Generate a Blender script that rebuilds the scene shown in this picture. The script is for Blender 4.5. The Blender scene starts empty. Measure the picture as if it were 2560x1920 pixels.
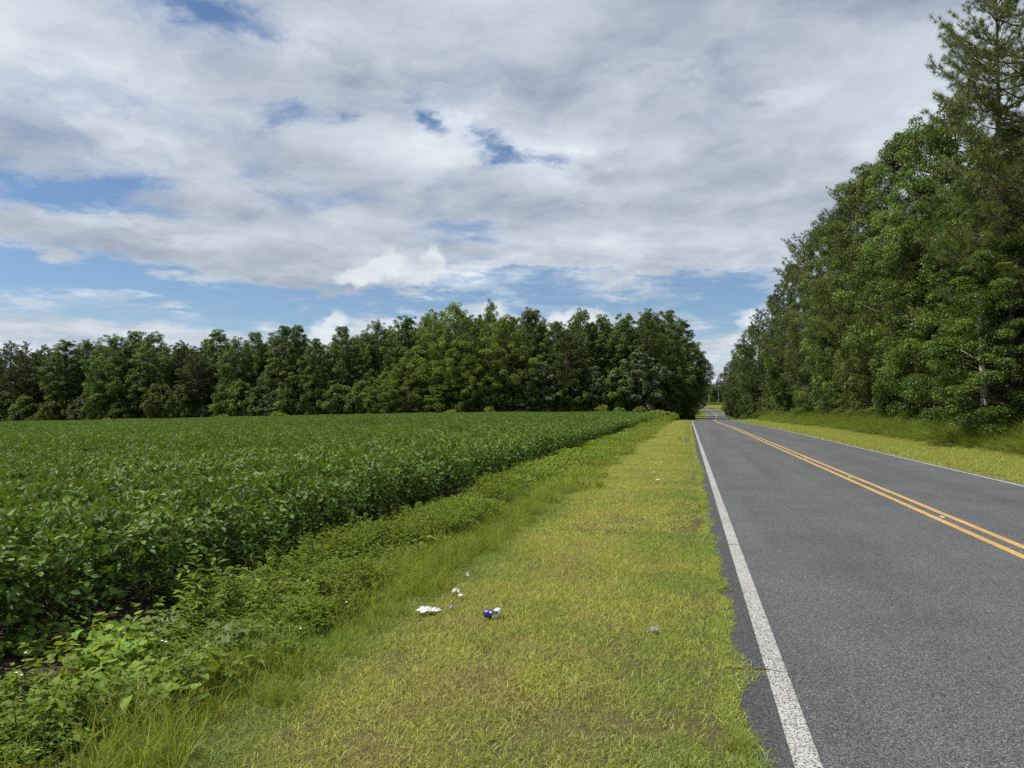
import bpy, math, random
import numpy as np
from mathutils import Vector

sc = bpy.context.scene
PI = math.pi
R = math.radians

# ------------------------------------------------------------------ camera
EYE, FPX, YAW, PITCH = 1.65, 1775.0, R(13.9), R(1.94)
CS, SN = math.cos(YAW), math.sin(YAW)
cam_d = bpy.data.cameras.new("camera")
cam_d.sensor_fit = 'HORIZONTAL'; cam_d.sensor_width = 36.0
cam_d.lens = FPX / 2560.0 * 36.0
cam_d.clip_start = 0.05; cam_d.clip_end = 6000.0
cam = bpy.data.objects.new("camera", cam_d)
sc.collection.objects.link(cam)
cam.location = (0, 0, EYE)
cam.rotation_euler = (R(90) + PITCH, 0, YAW)
sc.camera = cam

# ------------------------------------------------------------------ sun direction (from the left, slightly ahead, high)
SUN_EL = R(61)
SUN_AZ = YAW + R(93)              # measured anticlockwise from +Y: to the left of the view
sun_vec = Vector((-math.sin(SUN_AZ) * math.cos(SUN_EL), math.cos(SUN_AZ) * math.cos(SUN_EL), math.sin(SUN_EL)))
sun_d = bpy.data.lights.new("sun", 'SUN')
sun_d.energy = 5.0; sun_d.angle = R(0.6); sun_d.color = (1.0, 0.95, 0.87)
sun = bpy.data.objects.new("sun", sun_d)
sc.collection.objects.link(sun)
sun.rotation_euler = (-sun_vec).to_track_quat('-Z', 'Y').to_euler()

# ------------------------------------------------------------------ render / view
sc.view_settings.view_transform = 'Standard'
sc.view_settings.look = 'None'
sc.view_settings.gamma = 1.0
sc.view_settings.use_curve_mapping = False
sc.view_settings.exposure = 0.30
sc.render.engine = 'CYCLES'
sc.cycles.use_denoising = False
sc.cycles.max_bounces = 4
sc.cycles.transparent_max_bounces = 4
sc.cycles.transmission_bounces = 4
sc.cycles.diffuse_bounces = 2
sc.cycles.glossy_bounces = 2
sc.cycles.sample_clamp_indirect = 6.0

# ------------------------------------------------------------------ world: Nishita sky with a broken cloud deck
world = bpy.data.worlds.new("World"); sc.world = world
world.use_nodes = True
wt = world.node_tree
wt.nodes.clear()

class NB:
    """tiny node-expression builder"""
    def __init__(s, tree): s.t = tree
    def n(s, kind, **kw):
        nd = s.t.nodes.new(kind)
        for k, v in kw.items(): setattr(nd, k, v)
        return nd
    def put(s, sock, v):
        if v is None: return
        if isinstance(v, bpy.types.NodeSocket): s.t.links.new(v, sock)
        else: sock.default_value = v
    def m(s, op, a, b=None, c=None, clamp=False):
        nd = s.n('ShaderNodeMath', operation=op, use_clamp=clamp)
        s.put(nd.inputs[0], a); s.put(nd.inputs[1], b); s.put(nd.inputs[2], c)
        return nd.outputs[0]
    def vm(s, op, a, b=None):
        nd = s.n('ShaderNodeVectorMath', operation=op)
        s.put(nd.inputs[0], a); s.put(nd.inputs[1], b)
        return nd.outputs['Value'] if op in ('LENGTH', 'DOT_PRODUCT') else nd.outputs[0]
    def mr(s, v, a, b, c=0.0, d=1.0, smooth=True):
        nd = s.n('ShaderNodeMapRange', interpolation_type='SMOOTHSTEP' if smooth else 'LINEAR')
        s.put(nd.inputs[0], v)
        for i, x in enumerate((a, b, c, d)): s.put(nd.inputs[1 + i], x)
        return nd.outputs[0]
    def noise(s, vec, scale, detail=6.0, rough=0.55, out=0, lac=2.0, dist=0.0):
        nd = s.n('ShaderNodeTexNoise')
        s.put(nd.inputs['Vector'], vec); nd.inputs['Scale'].default_value = scale
        nd.inputs['Detail'].default_value = detail; nd.inputs['Roughness'].default_value = rough
        nd.inputs['Lacunarity'].default_value = lac; nd.inputs['Distortion'].default_value = dist
        return nd.outputs[out]
    def mix(s, f, a, b):
        nd = s.n('ShaderNodeMix', data_type='RGBA')
        s.put(nd.inputs[0], f)
        for sock, v in ((nd.inputs[6], a), (nd.inputs[7], b)):
            if isinstance(v, bpy.types.NodeSocket): s.put(sock, v)
            else: sock.default_value = (v[0], v[1], v[2], 1.0)
        return nd.outputs[2]
    def xyz(s, v):
        nd = s.n('ShaderNodeSeparateXYZ'); s.put(nd.inputs[0], v); return nd.outputs
    def cxyz(s, x, y, z):
        nd = s.n('ShaderNodeCombineXYZ')
        s.put(nd.inputs[0], x); s.put(nd.inputs[1], y); s.put(nd.inputs[2], z)
        return nd.outputs[0]

def build_sky():
    b = NB(wt)
    sky = b.n('ShaderNodeTexSky', sky_type='NISHITA', sun_disc=False)
    sky.sun_elevation = SUN_EL
    sky.sun_rotation = -SUN_AZ
    sky.altitude = 50.0; sky.air_density = 1.0; sky.dust_density = 0.35; sky.ozone_density = 3.0
    d = b.n('ShaderNodeTexCoord').outputs['Generated']
    x, y, z = b.xyz(d)[:3]
    # sky-fixed azimuth and elevation
    xr = b.m('ADD', b.m('MULTIPLY', x, CS), b.m('MULTIPLY', y, SN))
    yr = b.m('ADD', b.m('MULTIPLY', x, -SN), b.m('MULTIPLY', y, CS))
    az = b.m('ARCTAN2', xr, yr)
    el = b.m('ARCSINE', z)
    # cloud deck coordinates (perspective of a flat layer)
    zz = b.m('ADD', b.m('MAXIMUM', z, 0.0), 0.13)
    p = b.cxyz(b.m('DIVIDE', xr, zz), b.m('DIVIDE', yr, zz), 0.37)
    wn = b.vm('SUBTRACT', b.noise(p, 2.6, 6.0, 0.66, out=1), (0.5, 0.5, 0.5))
    ae = b.cxyz(az, el, 0.0)
    wae = b.vm('ADD', ae, b.vm('MULTIPLY', wn, (0.26, 0.13, 0.0)))

    def vma(v, mul, add):
        nd = b.n('ShaderNodeVectorMath', operation='MULTIPLY_ADD')
        b.put(nd.inputs[0], v); nd.inputs[1].default_value = mul; nd.inputs[2].default_value = add
        return nd.outputs[0]
    def total(items, V):
        acc = 0.0
        for px, py, sx, sy, amp in items:
            a0 = math.atan((px - 1280) / FPX); e0 = math.atan((1020 - py) / FPX * math.cos(a0))
            kx, ky = FPX / sx, FPX / sy
            v = vma(V, (kx, ky, 0.0), (-a0 * kx, -e0 * ky, 0.0))
            acc = b.m('MULTIPLY_ADD', b.m('POWER', 0.367879, b.vm('DOT_PRODUCT', v, v)), amp, acc)
        return acc
    n1 = b.noise(p, 1.1, 5.0, 0.56, dist=0.3)
    pw = b.vm('ADD', p, b.vm('MULTIPLY', wn, (0.30, 0.30, 0.0)))
    n2 = b.noise(pw, 3.2, 8.0, 0.63)
    deck = [
        # px, py, half width, half height, cover added (+) or removed (-)
        (90, 455, 170, 48, -0.50), (240, 490, 130, 36, -0.34), (20, 420, 80, 26, -0.14),
        (725, 272, 80, 36, -0.50), (855, 278, 30, 22, -0.28), (1060, 300, 34, 40, -0.42), (1090, 345, 40, 24, -0.30),
        (1220, 350, 60, 36, -0.48), (1300, 390, 90, 34, -0.46), (1390, 405, 70, 26, -0.34),
        (520, 0, 150, 36, -0.60), (660, 460, 70, 22, -0.20), (860, 490, 120, 20, -0.20),
        (60, 660, 300, 34, -0.52), (330, 720, 330, 44, -0.46), (770, 765, 300, 30, -0.46),
        (1160, 590, 120, 30, -0.40), (1230, 680, 200, 26, -0.42), (1560, 715, 330, 30, -0.42),
        (1350, 765, 420, 30, -0.42), (1790, 770, 120, 70, -0.60), (990, 735, 160, 24, -0.40),
        (900, 690, 280, 40, 0.26), (560, 610, 330, 50, 0.22), (260, 570, 260, 24, 0.20),
        (30, 890, 420, 24, 0.30), (250, 795, 420, 26, -0.34), (800, 830, 260, 20, -0.25), (60, 800, 300, 14, 0.12), (560, 840, 220, 16, 0.18), (1700, 470, 620, 200, 0.22),
        (1400, 655, 230, 20, 0.26), (1800, 640, 260, 50, 0.24), (1580, 722, 90, 8, 0.30), (390, 755, 70, 10, 0.25), (1840, 850, 150, 22, 0.35),
    ]
    cov = b.m('MULTIPLY_ADD', b.m('SUBTRACT', n1, 0.5), 0.35, b.m('MULTIPLY_ADD', b.m('SUBTRACT', n2, 0.5), 1.05, 0.60))
    cov = b.m('ADD', cov, total(deck, wae))
    alpha = b.mr(cov, 0.04, 0.68)
    # cumulus puffs standing beyond the deck's far edge
    pn = b.vm('SUBTRACT', b.noise(ae, 19.0, 4.0, 0.60, out=1), (0.5, 0.5, 0.5)); pnx = b.xyz(pn)
    pae = b.vm('ADD', ae, b.vm('MULTIPLY', pn, (0.075, 0.055, 0.0)))
    puffs = [(1085, 645, 34, 34, 1.0), (975, 645, 50, 34, 0.9), (900, 680, 80, 28, 0.8), (1010, 690, 90, 20, 0.7),
             (830, 808, 52, 38, 1.0), (965, 812, 48, 32, 1.0), (900, 845, 140, 18, 0.6), (1445, 798, 76, 36, 1.05),
             (1885, 795, 30, 40, 0.75), (1845, 850, 60, 26, 0.6), (30, 855, 170, 20, 0.7)]
    pf = total(puffs, pae)
    palpha = b.mr(b.m('MULTIPLY_ADD', b.m('SUBTRACT', n2, 0.5), 0.45, pf), 0.30, 0.66)
    # cloud tone: thick parts grey, thin and sunlit parts white
    n3 = b.noise(b.vm('ADD', pw, (7.3, 2.1, 0.0)), 1.3, 7.0, 0.58)
    tone = b.m('MULTIPLY', b.m('SUBTRACT', n3, 0.5), 1.9)
    tone = b.m('MULTIPLY_ADD', b.m('SUBTRACT', n2, 0.5), 0.75, tone)
    shade = [(1400, 240, 420, 70, -0.26), (1500, 440, 420, 50, -0.12), (200, 330, 250, 60, -0.14), (1900, 480, 250, 100, -0.12), (850, 190, 120, 50, -0.16),
             (850, 450, 180, 40, -0.12), (950, 720, 200, 18, -0.16),
             (250, 170, 250, 60, 0.16), (760, 90, 200, 60, 0.20), (400, 550, 330, 40, 0.18), (460, 400, 100, 40, 0.16), (1960, 230, 60, 30, 0.26),
             (1500, 390, 130, 25, 0.18), (1120, 280, 60, 30, 0.14), (1300, 600, 240, 20, 0.12), (700, 640, 200, 40, 0.12)]
    tone = b.m('ADD', b.m('ADD', tone, 0.48), total(shade, wae))
    tone = b.m('MULTIPLY_ADD', b.m('SUBTRACT', 0.75, cov), 0.32, tone)
    tone = b.mr(tone, 0.08, 0.98, 0.0, 1.0, smooth=False)
    cl = b.mix(tone, CLOUD_DARK, CLOUD_LIT)
    pcl = b.mix(b.mr(b.m('ADD', pnx[1], b.m('MULTIPLY_ADD', b.m('SUBTRACT', n2, 0.5), 0.7, b.m('MULTIPLY', pf, 0.15))), -0.25, 0.35), (0.38, 0.43, 0.50), (0.70, 0.735, 0.77))
    skyc = b.n('ShaderNodeVectorMath', operation='MULTIPLY')
    b.put(skyc.inputs[0], sky.outputs[0]); skyc.inputs[1].default_value = (SKY_GAIN * .90, SKY_GAIN * .97, SKY_GAIN * 1.06)
    col = b.mix(alpha, skyc.outputs[0], cl)
    col = b.mix(b.m('MULTIPLY', palpha, 0.80), col, pcl)
    bg = b.n('ShaderNodeBackground')
    b.put(bg.inputs[0], col); bg.inputs[1].default_value = 1.0
    out = b.n('ShaderNodeOutputWorld')
    wt.links.new(bg.outputs[0], out.inputs[0])
SKY_GAIN = 0.080
CLOUD_DARK, CLOUD_LIT = (0.235, 0.285, 0.36), (0.69, 0.745, 0.795)
build_sky()
world.cycles.sampling_method = 'MANUAL'
world.cycles.sample_map_resolution = 256

# ================================================================== helpers
rng = np.random.default_rng(7)
COL = sc.collection

def smooth(x, a, b):
    t = np.clip((np.asarray(x, float) - a) / (b - a), 0, 1)
    return t * t * (3 - 2 * t)

def vnoise(x, y, seed=0):
    """cheap smooth 2-D noise from a few rotated sines, about -1..1"""
    r = np.random.default_rng(seed)
    out = 0.0
    for k in range(6):
        a = r.uniform(0, 2 * PI); f = 1.0 * 1.55 ** k * r.uniform(.8, 1.2); ph = r.uniform(0, 2 * PI)
        out = out + np.sin((x * np.cos(a) + y * np.sin(a)) * f + ph + 1.3 * np.sin(y * f * .7 + ph)) / 1.35 ** k
    return out / 2.4

def world_xy(px, zc):
    xc = (px - 1280) / FPX * zc
    return xc * CS - zc * SN, zc * CS + xc * SN

def tag(o, label=None, cat=None, group=None, kind=None):
    if label: o['label'] = label
    if cat: o['category'] = cat
    if group: o['group'] = group
    if kind: o['kind'] = kind
    return o

def empty(name, loc, rz=0.0, scale=(1, 1, 1), tilt=(0, 0)):
    o = bpy.data.objects.new(name, None)
    o.empty_display_size = 0.2
    o.location = loc; o.rotation_euler = (tilt[0], tilt[1], rz); o.scale = scale
    COL.objects.link(o)
    return o

def mesh_obj(name, me, parent=None, loc=None):
    o = bpy.data.objects.new(name, me)
    COL.objects.link(o)
    if parent is not None: o.parent = parent
    if loc is not None: o.location = loc
    return o

class MB:
    """collects vertices and faces of any size with a per-vertex tint"""
    def __init__(s): s.V = []; s.F = []; s.T = []; s.n = 0
    def add(s, V, faces, tint=0.5, mat=0):
        V = np.asarray(V, float).reshape(-1, 3)
        s.V.append(V)
        s.T.append(np.full(len(V), tint) if np.isscalar(tint) else np.asarray(tint, float))
        if not isinstance(faces, (list, tuple)): faces = [faces]
        for f in faces:
            f = np.asarray(f, int)
            s.F.append((f + s.n, mat))
        s.n += len(V)
    def mesh(s, name, mats, smooth_shade=False):
        me = bpy.data.meshes.new(name)
        V = np.concatenate(s.V); T = np.concatenate(s.T)
        idx = np.concatenate([f.ravel() for f, m in s.F])
        tot = np.concatenate([np.full(len(f), f.shape[1]) for f, m in s.F])
        mi = np.concatenate([np.full(len(f), m) for f, m in s.F])
        me.vertices.add(len(V)); me.loops.add(len(idx)); me.polygons.add(len(tot))
        me.vertices.foreach_set('co', V.ravel().astype(np.float32))
        me.loops.foreach_set('vertex_index', idx.astype(np.int32))
        st = np.concatenate([[0], np.cumsum(tot)[:-1]])
        me.polygons.foreach_set('loop_start', st.astype(np.int32))
        me.polygons.foreach_set('loop_total', tot.astype(np.int32))
        me.polygons.foreach_set('material_index', mi.astype(np.int32))
        me.polygons.foreach_set('use_smooth', np.full(len(tot), smooth_shade))
        at = me.attributes.new('tint', 'FLOAT', 'POINT')
        at.data.foreach_set('value', T.astype(np.float32))
        for m in (mats if isinstance(mats, (list, tuple)) else [mats]): me.materials.append(m)
        me.update(calc_edges=True); me.validate()
        return me

def unit(v):
    v = np.asarray(v, float)
    return v / np.maximum(np.linalg.norm(v, axis=-1, keepdims=True), 1e-9)

# leaf outlines: columns across, along, out of plane
LEAF4 = (np.array([[0, 0, 0], [.5, .42, .10], [0, 1, -.04], [-.5, .42, .10]]), [np.array([[0, 1, 2], [0, 2, 3]])])
QUAD = (np.array([[0, 0, 0], [.5, .45, 0], [0, 1, 0], [-.5, .45, 0]]), [np.array([[0, 1, 2, 3]])])
OVATE = (np.array([[0, 0, 0], [.40, .18, .07], [.47, .45, .09], [.25, .78, .03], [0, 1, -.10], [-.25, .78, .03], [-.47, .45, .09], [-.40, .18, .07], [0, .5, 0]]),
         [np.array([[0, 1, 2, 8], [8, 2, 3, 4], [8, 4, 5, 6], [0, 8, 6, 7]])])
HEART = (np.array([[0, .12, 0], [.22, -.04, .03], [.46, .10, .06], [.46, .36, .06], [.25, .72, .02], [0, 1.02, -.08], [-.25, .72, .02], [-.46, .36, .06], [-.46, .10, .06], [-.22, -.04, .03]]),
         [np.array([[0, 1, 2, 3], [0, 3, 4, 5], [0, 5, 6, 7], [0, 7, 8, 9]])])
LOBED = (np.array([[0, 0, 0], [.20, .08, .03], [.55, .10, .05], [.26, .32, .02], [.46, .66, .04], [.15, .58, 0], [0, 1.05, -.07], [-.15, .58, 0], [-.46, .66, .04], [-.26, .32, .02], [-.55, .10, .05], [-.20, .08, .03]]),
         [np.array([[0, 1, 2, 3], [0, 3, 4, 5], [0, 5, 6, 7], [0, 7, 8, 9], [0, 9, 10, 11]])])

def add_leaves(mb, tpl, C, A, Nn, L, W, tint, mat=0):
    tv, tf = tpl
    N = len(C)
    if N == 0: return
    A = unit(A); Rt = unit(np.cross(A, Nn)); Nn = np.cross(Rt, A)
    L = np.broadcast_to(L, N); W = np.broadcast_to(W, N); tint = np.broadcast_to(tint, N)
    V = (C[:, None, :] + tv[None, :, 0, None] * (W[:, None] * 1.0)[:, :, None] * Rt[:, None, :]
         + tv[None, :, 1, None] * L[:, None, None] * A[:, None, :] + tv[None, :, 2, None] * L[:, None, None] * Nn[:, None, :])
    K = len(tv)
    off = (np.arange(N) * K)[:, None, None]
    F = [(f[None] + off).reshape(-1, f.shape[1]) for f in tf]
    mb.add(V.reshape(-1, 3), F, np.repeat(tint, K), mat)

def add_blades(mb, C, A, bend, L, W, tint, mat=0):
    """curved grass blades: base pair, middle pair, tip"""
    N = len(C)
    A = unit(A); side = unit(np.cross(A, np.array([0, 0, 1.0])[None] + rng.normal(0, .3, (N, 3))))
    B = unit(bend)
    L = np.broadcast_to(L, N)[:, None]; W = np.broadcast_to(W, N)[:, None]
    mid = C + A * L * .55 + B * L * .10
    tip = C + A * L * .90 + B * L * .42
    V = np.stack([C - side * W * .5, C + side * W * .5, mid + side * W * .42, mid - side * W * .42, tip], 1)
    off = (np.arange(N) * 5)[:, None]
    F4 = np.array([[0, 1, 2, 3]]) + off; F3 = np.array([[3, 2, 4]]) + off
    mb.add(V.reshape(-1, 3), [F4, F3], np.repeat(np.broadcast_to(tint, N), 5), mat)

def add_tube(mb, path, rad, sides=6, tint=0.5, mat=0):
    P = np.asarray(path, float); n = len(P)
    T = unit(np.gradient(P, axis=0))
    ref = np.array([0, 0, 1.0]) if abs(T[0, 2]) < .8 else np.array([1.0, 0, 0])
    U = unit(np.cross(T, ref)); W = np.cross(T, U)
    a = np.arange(sides) / sides * 2 * PI
    rad = np.broadcast_to(rad, n)
    V = P[:, None] + rad[:, None, None] * (np.cos(a)[None, :, None] * U[:, None] + np.sin(a)[None, :, None] * W[:, None])
    i = np.arange(n - 1)[:, None] * sides; j = np.arange(sides)[None]; k = (j + 1) % sides
    F = np.stack([i + j, i + k, i + sides + k, i + sides + j], -1).reshape(-1, 4)
    mb.add(V.reshape(-1, 3), [F], tint, mat)
    mb.add(V[-1], [np.arange(sides)[None]], tint, mat)

# ================================================================== terrain
_zy = np.array([-200, 0, 60, 110, 150, 180, 200, 240, 274, 305, 330, 360, 400, 440, 520, 900, 4000.])
_zv = np.array([0, 0, 0, -.28, -.78, -1.62, -1.66, -1.30, -.80, .35, 1.35, 2.3, 3.4, 4.0, 4.4, 4.5, 4.5])
_ys = np.arange(-200, 4000, 1.0)
_zs = np.interp(_ys, _zy, _zv)
_k = np.hanning(25); _k /= _k.sum()
_zs = np.convolve(np.pad(_zs, 12, 'edge'), _k, 'valid')
def z_road(Y): return np.interp(Y, _ys, _zs)
_cy = np.array([-60, 90, 120, 150, 178, 207, 245, 285, 312, 334, 350, 362, 372, 380.])
_cx = np.array([3.69, 3.69, 4.1, 5.25, 6.4, 7.45, 9.2, 10.6, 9.6, 5.2, -3.5, -17, -38, -62.])
_cyf = np.arange(-60, 330, 1.0)
_cxf = np.convolve(np.pad(np.interp(_cyf, _cy, _cx), 12, 'edge'), _k, 'valid')
def road_x(Y): return np.interp(Y, _cyf, _cxf)
def z_far(Y): return np.interp(Y, [0, 60, 130, 150, 240], [0, 0.02, .15, .05, 0]) 
def terrain(X, Y, bumps=True):
    X = np.asarray(X, float); Y = np.asarray(Y, float)
    zr = z_road(Y)
    slope = -.0285 * 10 * np.logaddexp(0, (-X - 42) / 10)
    hold = smooth(Y, 140, 250)
    zf = (1 - hold) * z_far(Y) + hold * zr + slope
    w = 1 - smooth(X, -9.5, -3.2)
    z = zr * (1 - w) + zf * w
    if bumps:
        off = np.abs(X - road_x(np.clip(Y, -60, 329)))
        m = smooth(off, 3.5, 4.6)
        z = z + m * (.022 * vnoise(X * .5, Y * .5, 3) + .005 * vnoise(X * 1.0, Y * 1.0, 5))
        z = z - .09 * np.exp(-((X + 3.5) / .7) ** 2) * (Y < 128)
        z = z + m * .25 * smooth(X, 9.5, 14) * (1 + .5 * vnoise(X * .2, Y * .2, 9)) * (Y < 330)
    return z
def tz(x, y): return float(terrain(x, y))

# ================================================================== materials
def new_mat(name):
    m = bpy.data.materials.new(name); m.use_nodes = True
    m.node_tree.nodes.clear()
    return m, NB(m.node_tree)

def finish(b, shader, disp=None):
    o = b.n('ShaderNodeOutputMaterial')
    b.t.links.new(shader, o.inputs[0])

def principled(b, color, rough=.8, spec=.3, normal=None, metallic=0.0):
    n = b.n('ShaderNodeBsdfPrincipled')
    if isinstance(color, bpy.types.NodeSocket): b.put(n.inputs['Base Color'], color)
    else: n.inputs['Base Color'].default_value = (*color, 1)
    b.put(n.inputs['Roughness'], rough); n.inputs['Specular IOR Level'].default_value = spec
    n.inputs['Metallic'].default_value = metallic
    if normal is not None: b.put(n.inputs['Normal'], normal)
    return n.outputs[0]

def leaf_mat(name, lo, hi, trans=.35, tcol=None, rough=.5, spec=.35, objvar=.35, patch=None):
    """leaf: tint attribute between two greens, drifting from plant to plant, some light passing through"""
    m, b = new_mat(name)
    t = b.n('ShaderNodeAttribute', attribute_name='tint').outputs['Fac']
    rnd = b.n('ShaderNodeObjectInfo').outputs['Random']
    col = b.mix(t, lo, hi)
    if patch is not None:
        pcol, pscale, amt = patch
        pos = b.n('ShaderNodeNewGeometry').outputs['Position']
        f = b.mr(b.noise(pos, pscale, 3.0, .55), .45, .65, 0, amt)
        col = b.mix(f, col, pcol)
    hsv = b.n('ShaderNodeHueSaturation')
    b.put(hsv.inputs['Hue'], b.m('MULTIPLY_ADD', rnd, .03 * objvar / .35, .5 - .015 * objvar / .35))
    b.put(hsv.inputs['Value'], b.m('MULTIPLY_ADD', rnd, objvar, 1 - objvar / 2))
    hsv.inputs['Saturation'].default_value = 1.0
    b.put(hsv.inputs['Color'], col)
    col = hsv.outputs[0]
    p = principled(b, col, rough, spec)
    tr = b.n('ShaderNodeBsdfTranslucent')
    tc = b.n('ShaderNodeMix', data_type='RGBA', blend_type='MULTIPLY'); tc.inputs[0].default_value = 1
    b.put(tc.inputs[6], col); tc.inputs[7].default_value = (*(tcol or (1.5, 1.35, .5)), 1)
    b.put(tr.inputs[0], tc.outputs[2])
    mx = b.n('ShaderNodeMixShader'); mx.inputs[0].default_value = trans
    b.t.links.new(p, mx.inputs[1]); b.t.links.new(tr.outputs[0], mx.inputs[2])
    finish(b, mx.outputs[0])
    return m

def bark_mat(name, a, c, scale=6.0):
    m, b = new_mat(name)
    co = b.n('ShaderNodeTexCoord').outputs['Object']
    mp = b.vm('MULTIPLY', co, (1.0, 1.0, .22))
    f = b.noise(mp, scale, 6.0, .65)
    col = b.mix(b.mr(f, .3, .7), a, c)
    bp = b.n('ShaderNodeBump'); bp.inputs['Strength'].default_value = .6; bp.inputs['Distance'].default_value = .04
    b.put(bp.inputs['Height'], f)
    finish(b, principled(b, col, .9, .2, bp.outputs[0]))
    return m

M = {}
M['gum'] = leaf_mat('sweetgum_leaf', (0.032, 0.062, 0.012), (0.15, 0.21, 0.034), .30, objvar=.45)
M['gum_near'] = leaf_mat('sweetgum_leaf_near', (0.03, 0.056, 0.011), (0.15, 0.205, 0.034), .30, rough=.45, spec=.35, objvar=.5)
M['oak'] = leaf_mat('oak_leaf', (0.07, 0.112, 0.014), (0.195, 0.275, 0.042), .34, objvar=.2)
M['grey'] = leaf_mat('grey_leaf', (0.06, 0.085, 0.036), (0.16, 0.195, 0.095), .25, objvar=.2)
M['needle'] = leaf_mat('pine_needle', (0.026, 0.044, 0.01), (0.09, 0.12, 0.024), .20, rough=.45)
M['needle_near'] = leaf_mat('pine_needle_near', (0.034, 0.054, 0.012), (0.165, 0.195, 0.036), .22, rough=.45, objvar=.5)
M['moss_leaf'] = leaf_mat('mossy_oak_leaf', (0.06, 0.075, 0.025), (0.13, 0.15, 0.05), .25)
M['moss'] = leaf_mat('hanging_moss', (.11, .12, .085), (.20, .205, .155), .2, tcol=(1, 1, .9))
M['shrub'] = leaf_mat('shrub_leaf', (0.042, 0.078, 0.014), (0.165, 0.225, 0.038), .36)
M['dark_leaf'] = leaf_mat('dark_leaf', (.012, .022, .008), (.030, .048, .014), .2)
M['bright_shrub'] = leaf_mat('bright_weed_leaf', (0.12, 0.175, 0.025), (0.28, 0.35, 0.05), .40)
M['soy'] = leaf_mat('soybean_leaf', (0.056, 0.108, 0.016), (0.15, 0.232, 0.036), .28, rough=.52, spec=.26, objvar=.2)
M['soy_far'] = leaf_mat('soybean_leaf_far', (0.06, 0.114, 0.017), (0.15, 0.23, 0.036), .28, rough=.52, spec=.26, objvar=.15,
                        patch=((.075, .120, .018), .07, .5))
M['soy_stem'] = leaf_mat('soybean_stem', (.06, .08, .02), (.10, .12, .03), .0)
M['weed'] = leaf_mat('weed_leaf', (0.042, 0.084, 0.013), (0.26, 0.345, 0.054), .42, rough=.6, spec=.15, objvar=.35, patch=((.14, .175, .028), .9, .5))
M['vine'] = leaf_mat('vine_leaf', (0.09, 0.155, 0.024), (0.26, 0.35, 0.058), .40, rough=.6, spec=.15)
M['lobed'] = leaf_mat('lobed_leaf', (0.045, 0.085, 0.02), (0.14, 0.205, 0.04), .34)
M['reed'] = leaf_mat('tall_grass_blade', (0.105, 0.15, 0.024), (0.32, 0.375, 0.066), .38, spec=.15, objvar=.3)
M['rank'] = leaf_mat('rank_grass_blade', (0.07, 0.11, 0.018), (0.235, 0.295, 0.05), .30, spec=.15, objvar=.35)
M['wood_stem'] = bark_mat('weed_stem', (.05, .055, .02), (.10, .09, .03))
M['bark_pine'] = bark_mat('pine_bark', (.055, .040, .030), (.135, .105, .080), 5.0)
M['bark_gum'] = bark_mat('gum_bark', (.055, .050, .042), (.15, .135, .115), 6.0)
M['bark_pale'] = bark_mat('pale_bark', (.22, .20, .17), (.42, .39, .34), 5.0)
M['pole'] = bark_mat('pole_wood', (.20, .18, .15), (.33, .30, .26), 4.0)

def mown_mat():
    m, b = new_mat('mown_grass_blade')
    t = b.n('ShaderNodeAttribute', attribute_name='tint').outputs['Fac']
    pos = b.n('ShaderNodeNewGeometry').outputs['Position']
    px, py, pz = b.xyz(pos)[:3]
    green = b.mix(t, (.115, .180, .036), (.36, .44, .100))
    yel = b.mix(t, (.225, .245, .054), (.58, .585, .150))
    tan = b.mix(t, (.24, .205, .072), (.56, .48, .20))
    n1 = b.noise(pos, .62, 4.0, .6); n2 = b.noise(b.vm('ADD', pos, (31, 7, 0)), 1.5, 4.0, .65)
    # dry wheel-track band down the middle of the verge, greener towards the ditch and the asphalt
    u = b.m('MULTIPLY', b.m('ADD', px, 1.25), 1.35)
    band = b.m('POWER', .3679, b.m('MULTIPLY', u, u))
    edge = b.mr(px, -1.75, -2.35)
    redge = b.mr(px, -.45, .25)
    far = b.mr(py, 8.0, 40.0)
    fy = b.m('ADD', b.mr(n1, .36, .62, .15, .85), b.m('MULTIPLY_ADD', band, .35, b.m('MULTIPLY', far, .15)))
    fy = b.m('SUBTRACT', fy, b.m('ADD', b.m('MULTIPLY', edge, .75), b.m('MULTIPLY', redge, .25)), clamp=True)
    right = b.mr(px, 5.0, 6.0)
    fy = b.m('MAXIMUM', fy, b.m('MULTIPLY', right, .6))
    ft = b.m('MULTIPLY', b.mr(n2, .46, .66), b.m('MULTIPLY_ADD', band, .72, .20))
    ft = b.m('MULTIPLY', ft, b.m('SUBTRACT', 1.0, edge), clamp=True)
    col = b.mix(ft, b.mix(fy, green, yel), tan)
    p = principled(b, col, .6, .15)
    tr = b.n('ShaderNodeBsdfTranslucent')
    tc = b.n('ShaderNodeMix', data_type='RGBA', blend_type='MULTIPLY'); tc.inputs[0].default_value = 1
    b.put(tc.inputs[6], col); tc.inputs[7].default_value = (1.25, 1.2, .7, 1)
    b.put(tr.inputs[0], tc.outputs[2])
    mx = b.n('ShaderNodeMixShader'); mx.inputs[0].default_value = .36
    b.t.links.new(p, mx.inputs[1]); b.t.links.new(tr.outputs[0], mx.inputs[2])
    finish(b, mx.outputs[0])
    return m
M['mown'] = mown_mat()

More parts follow.
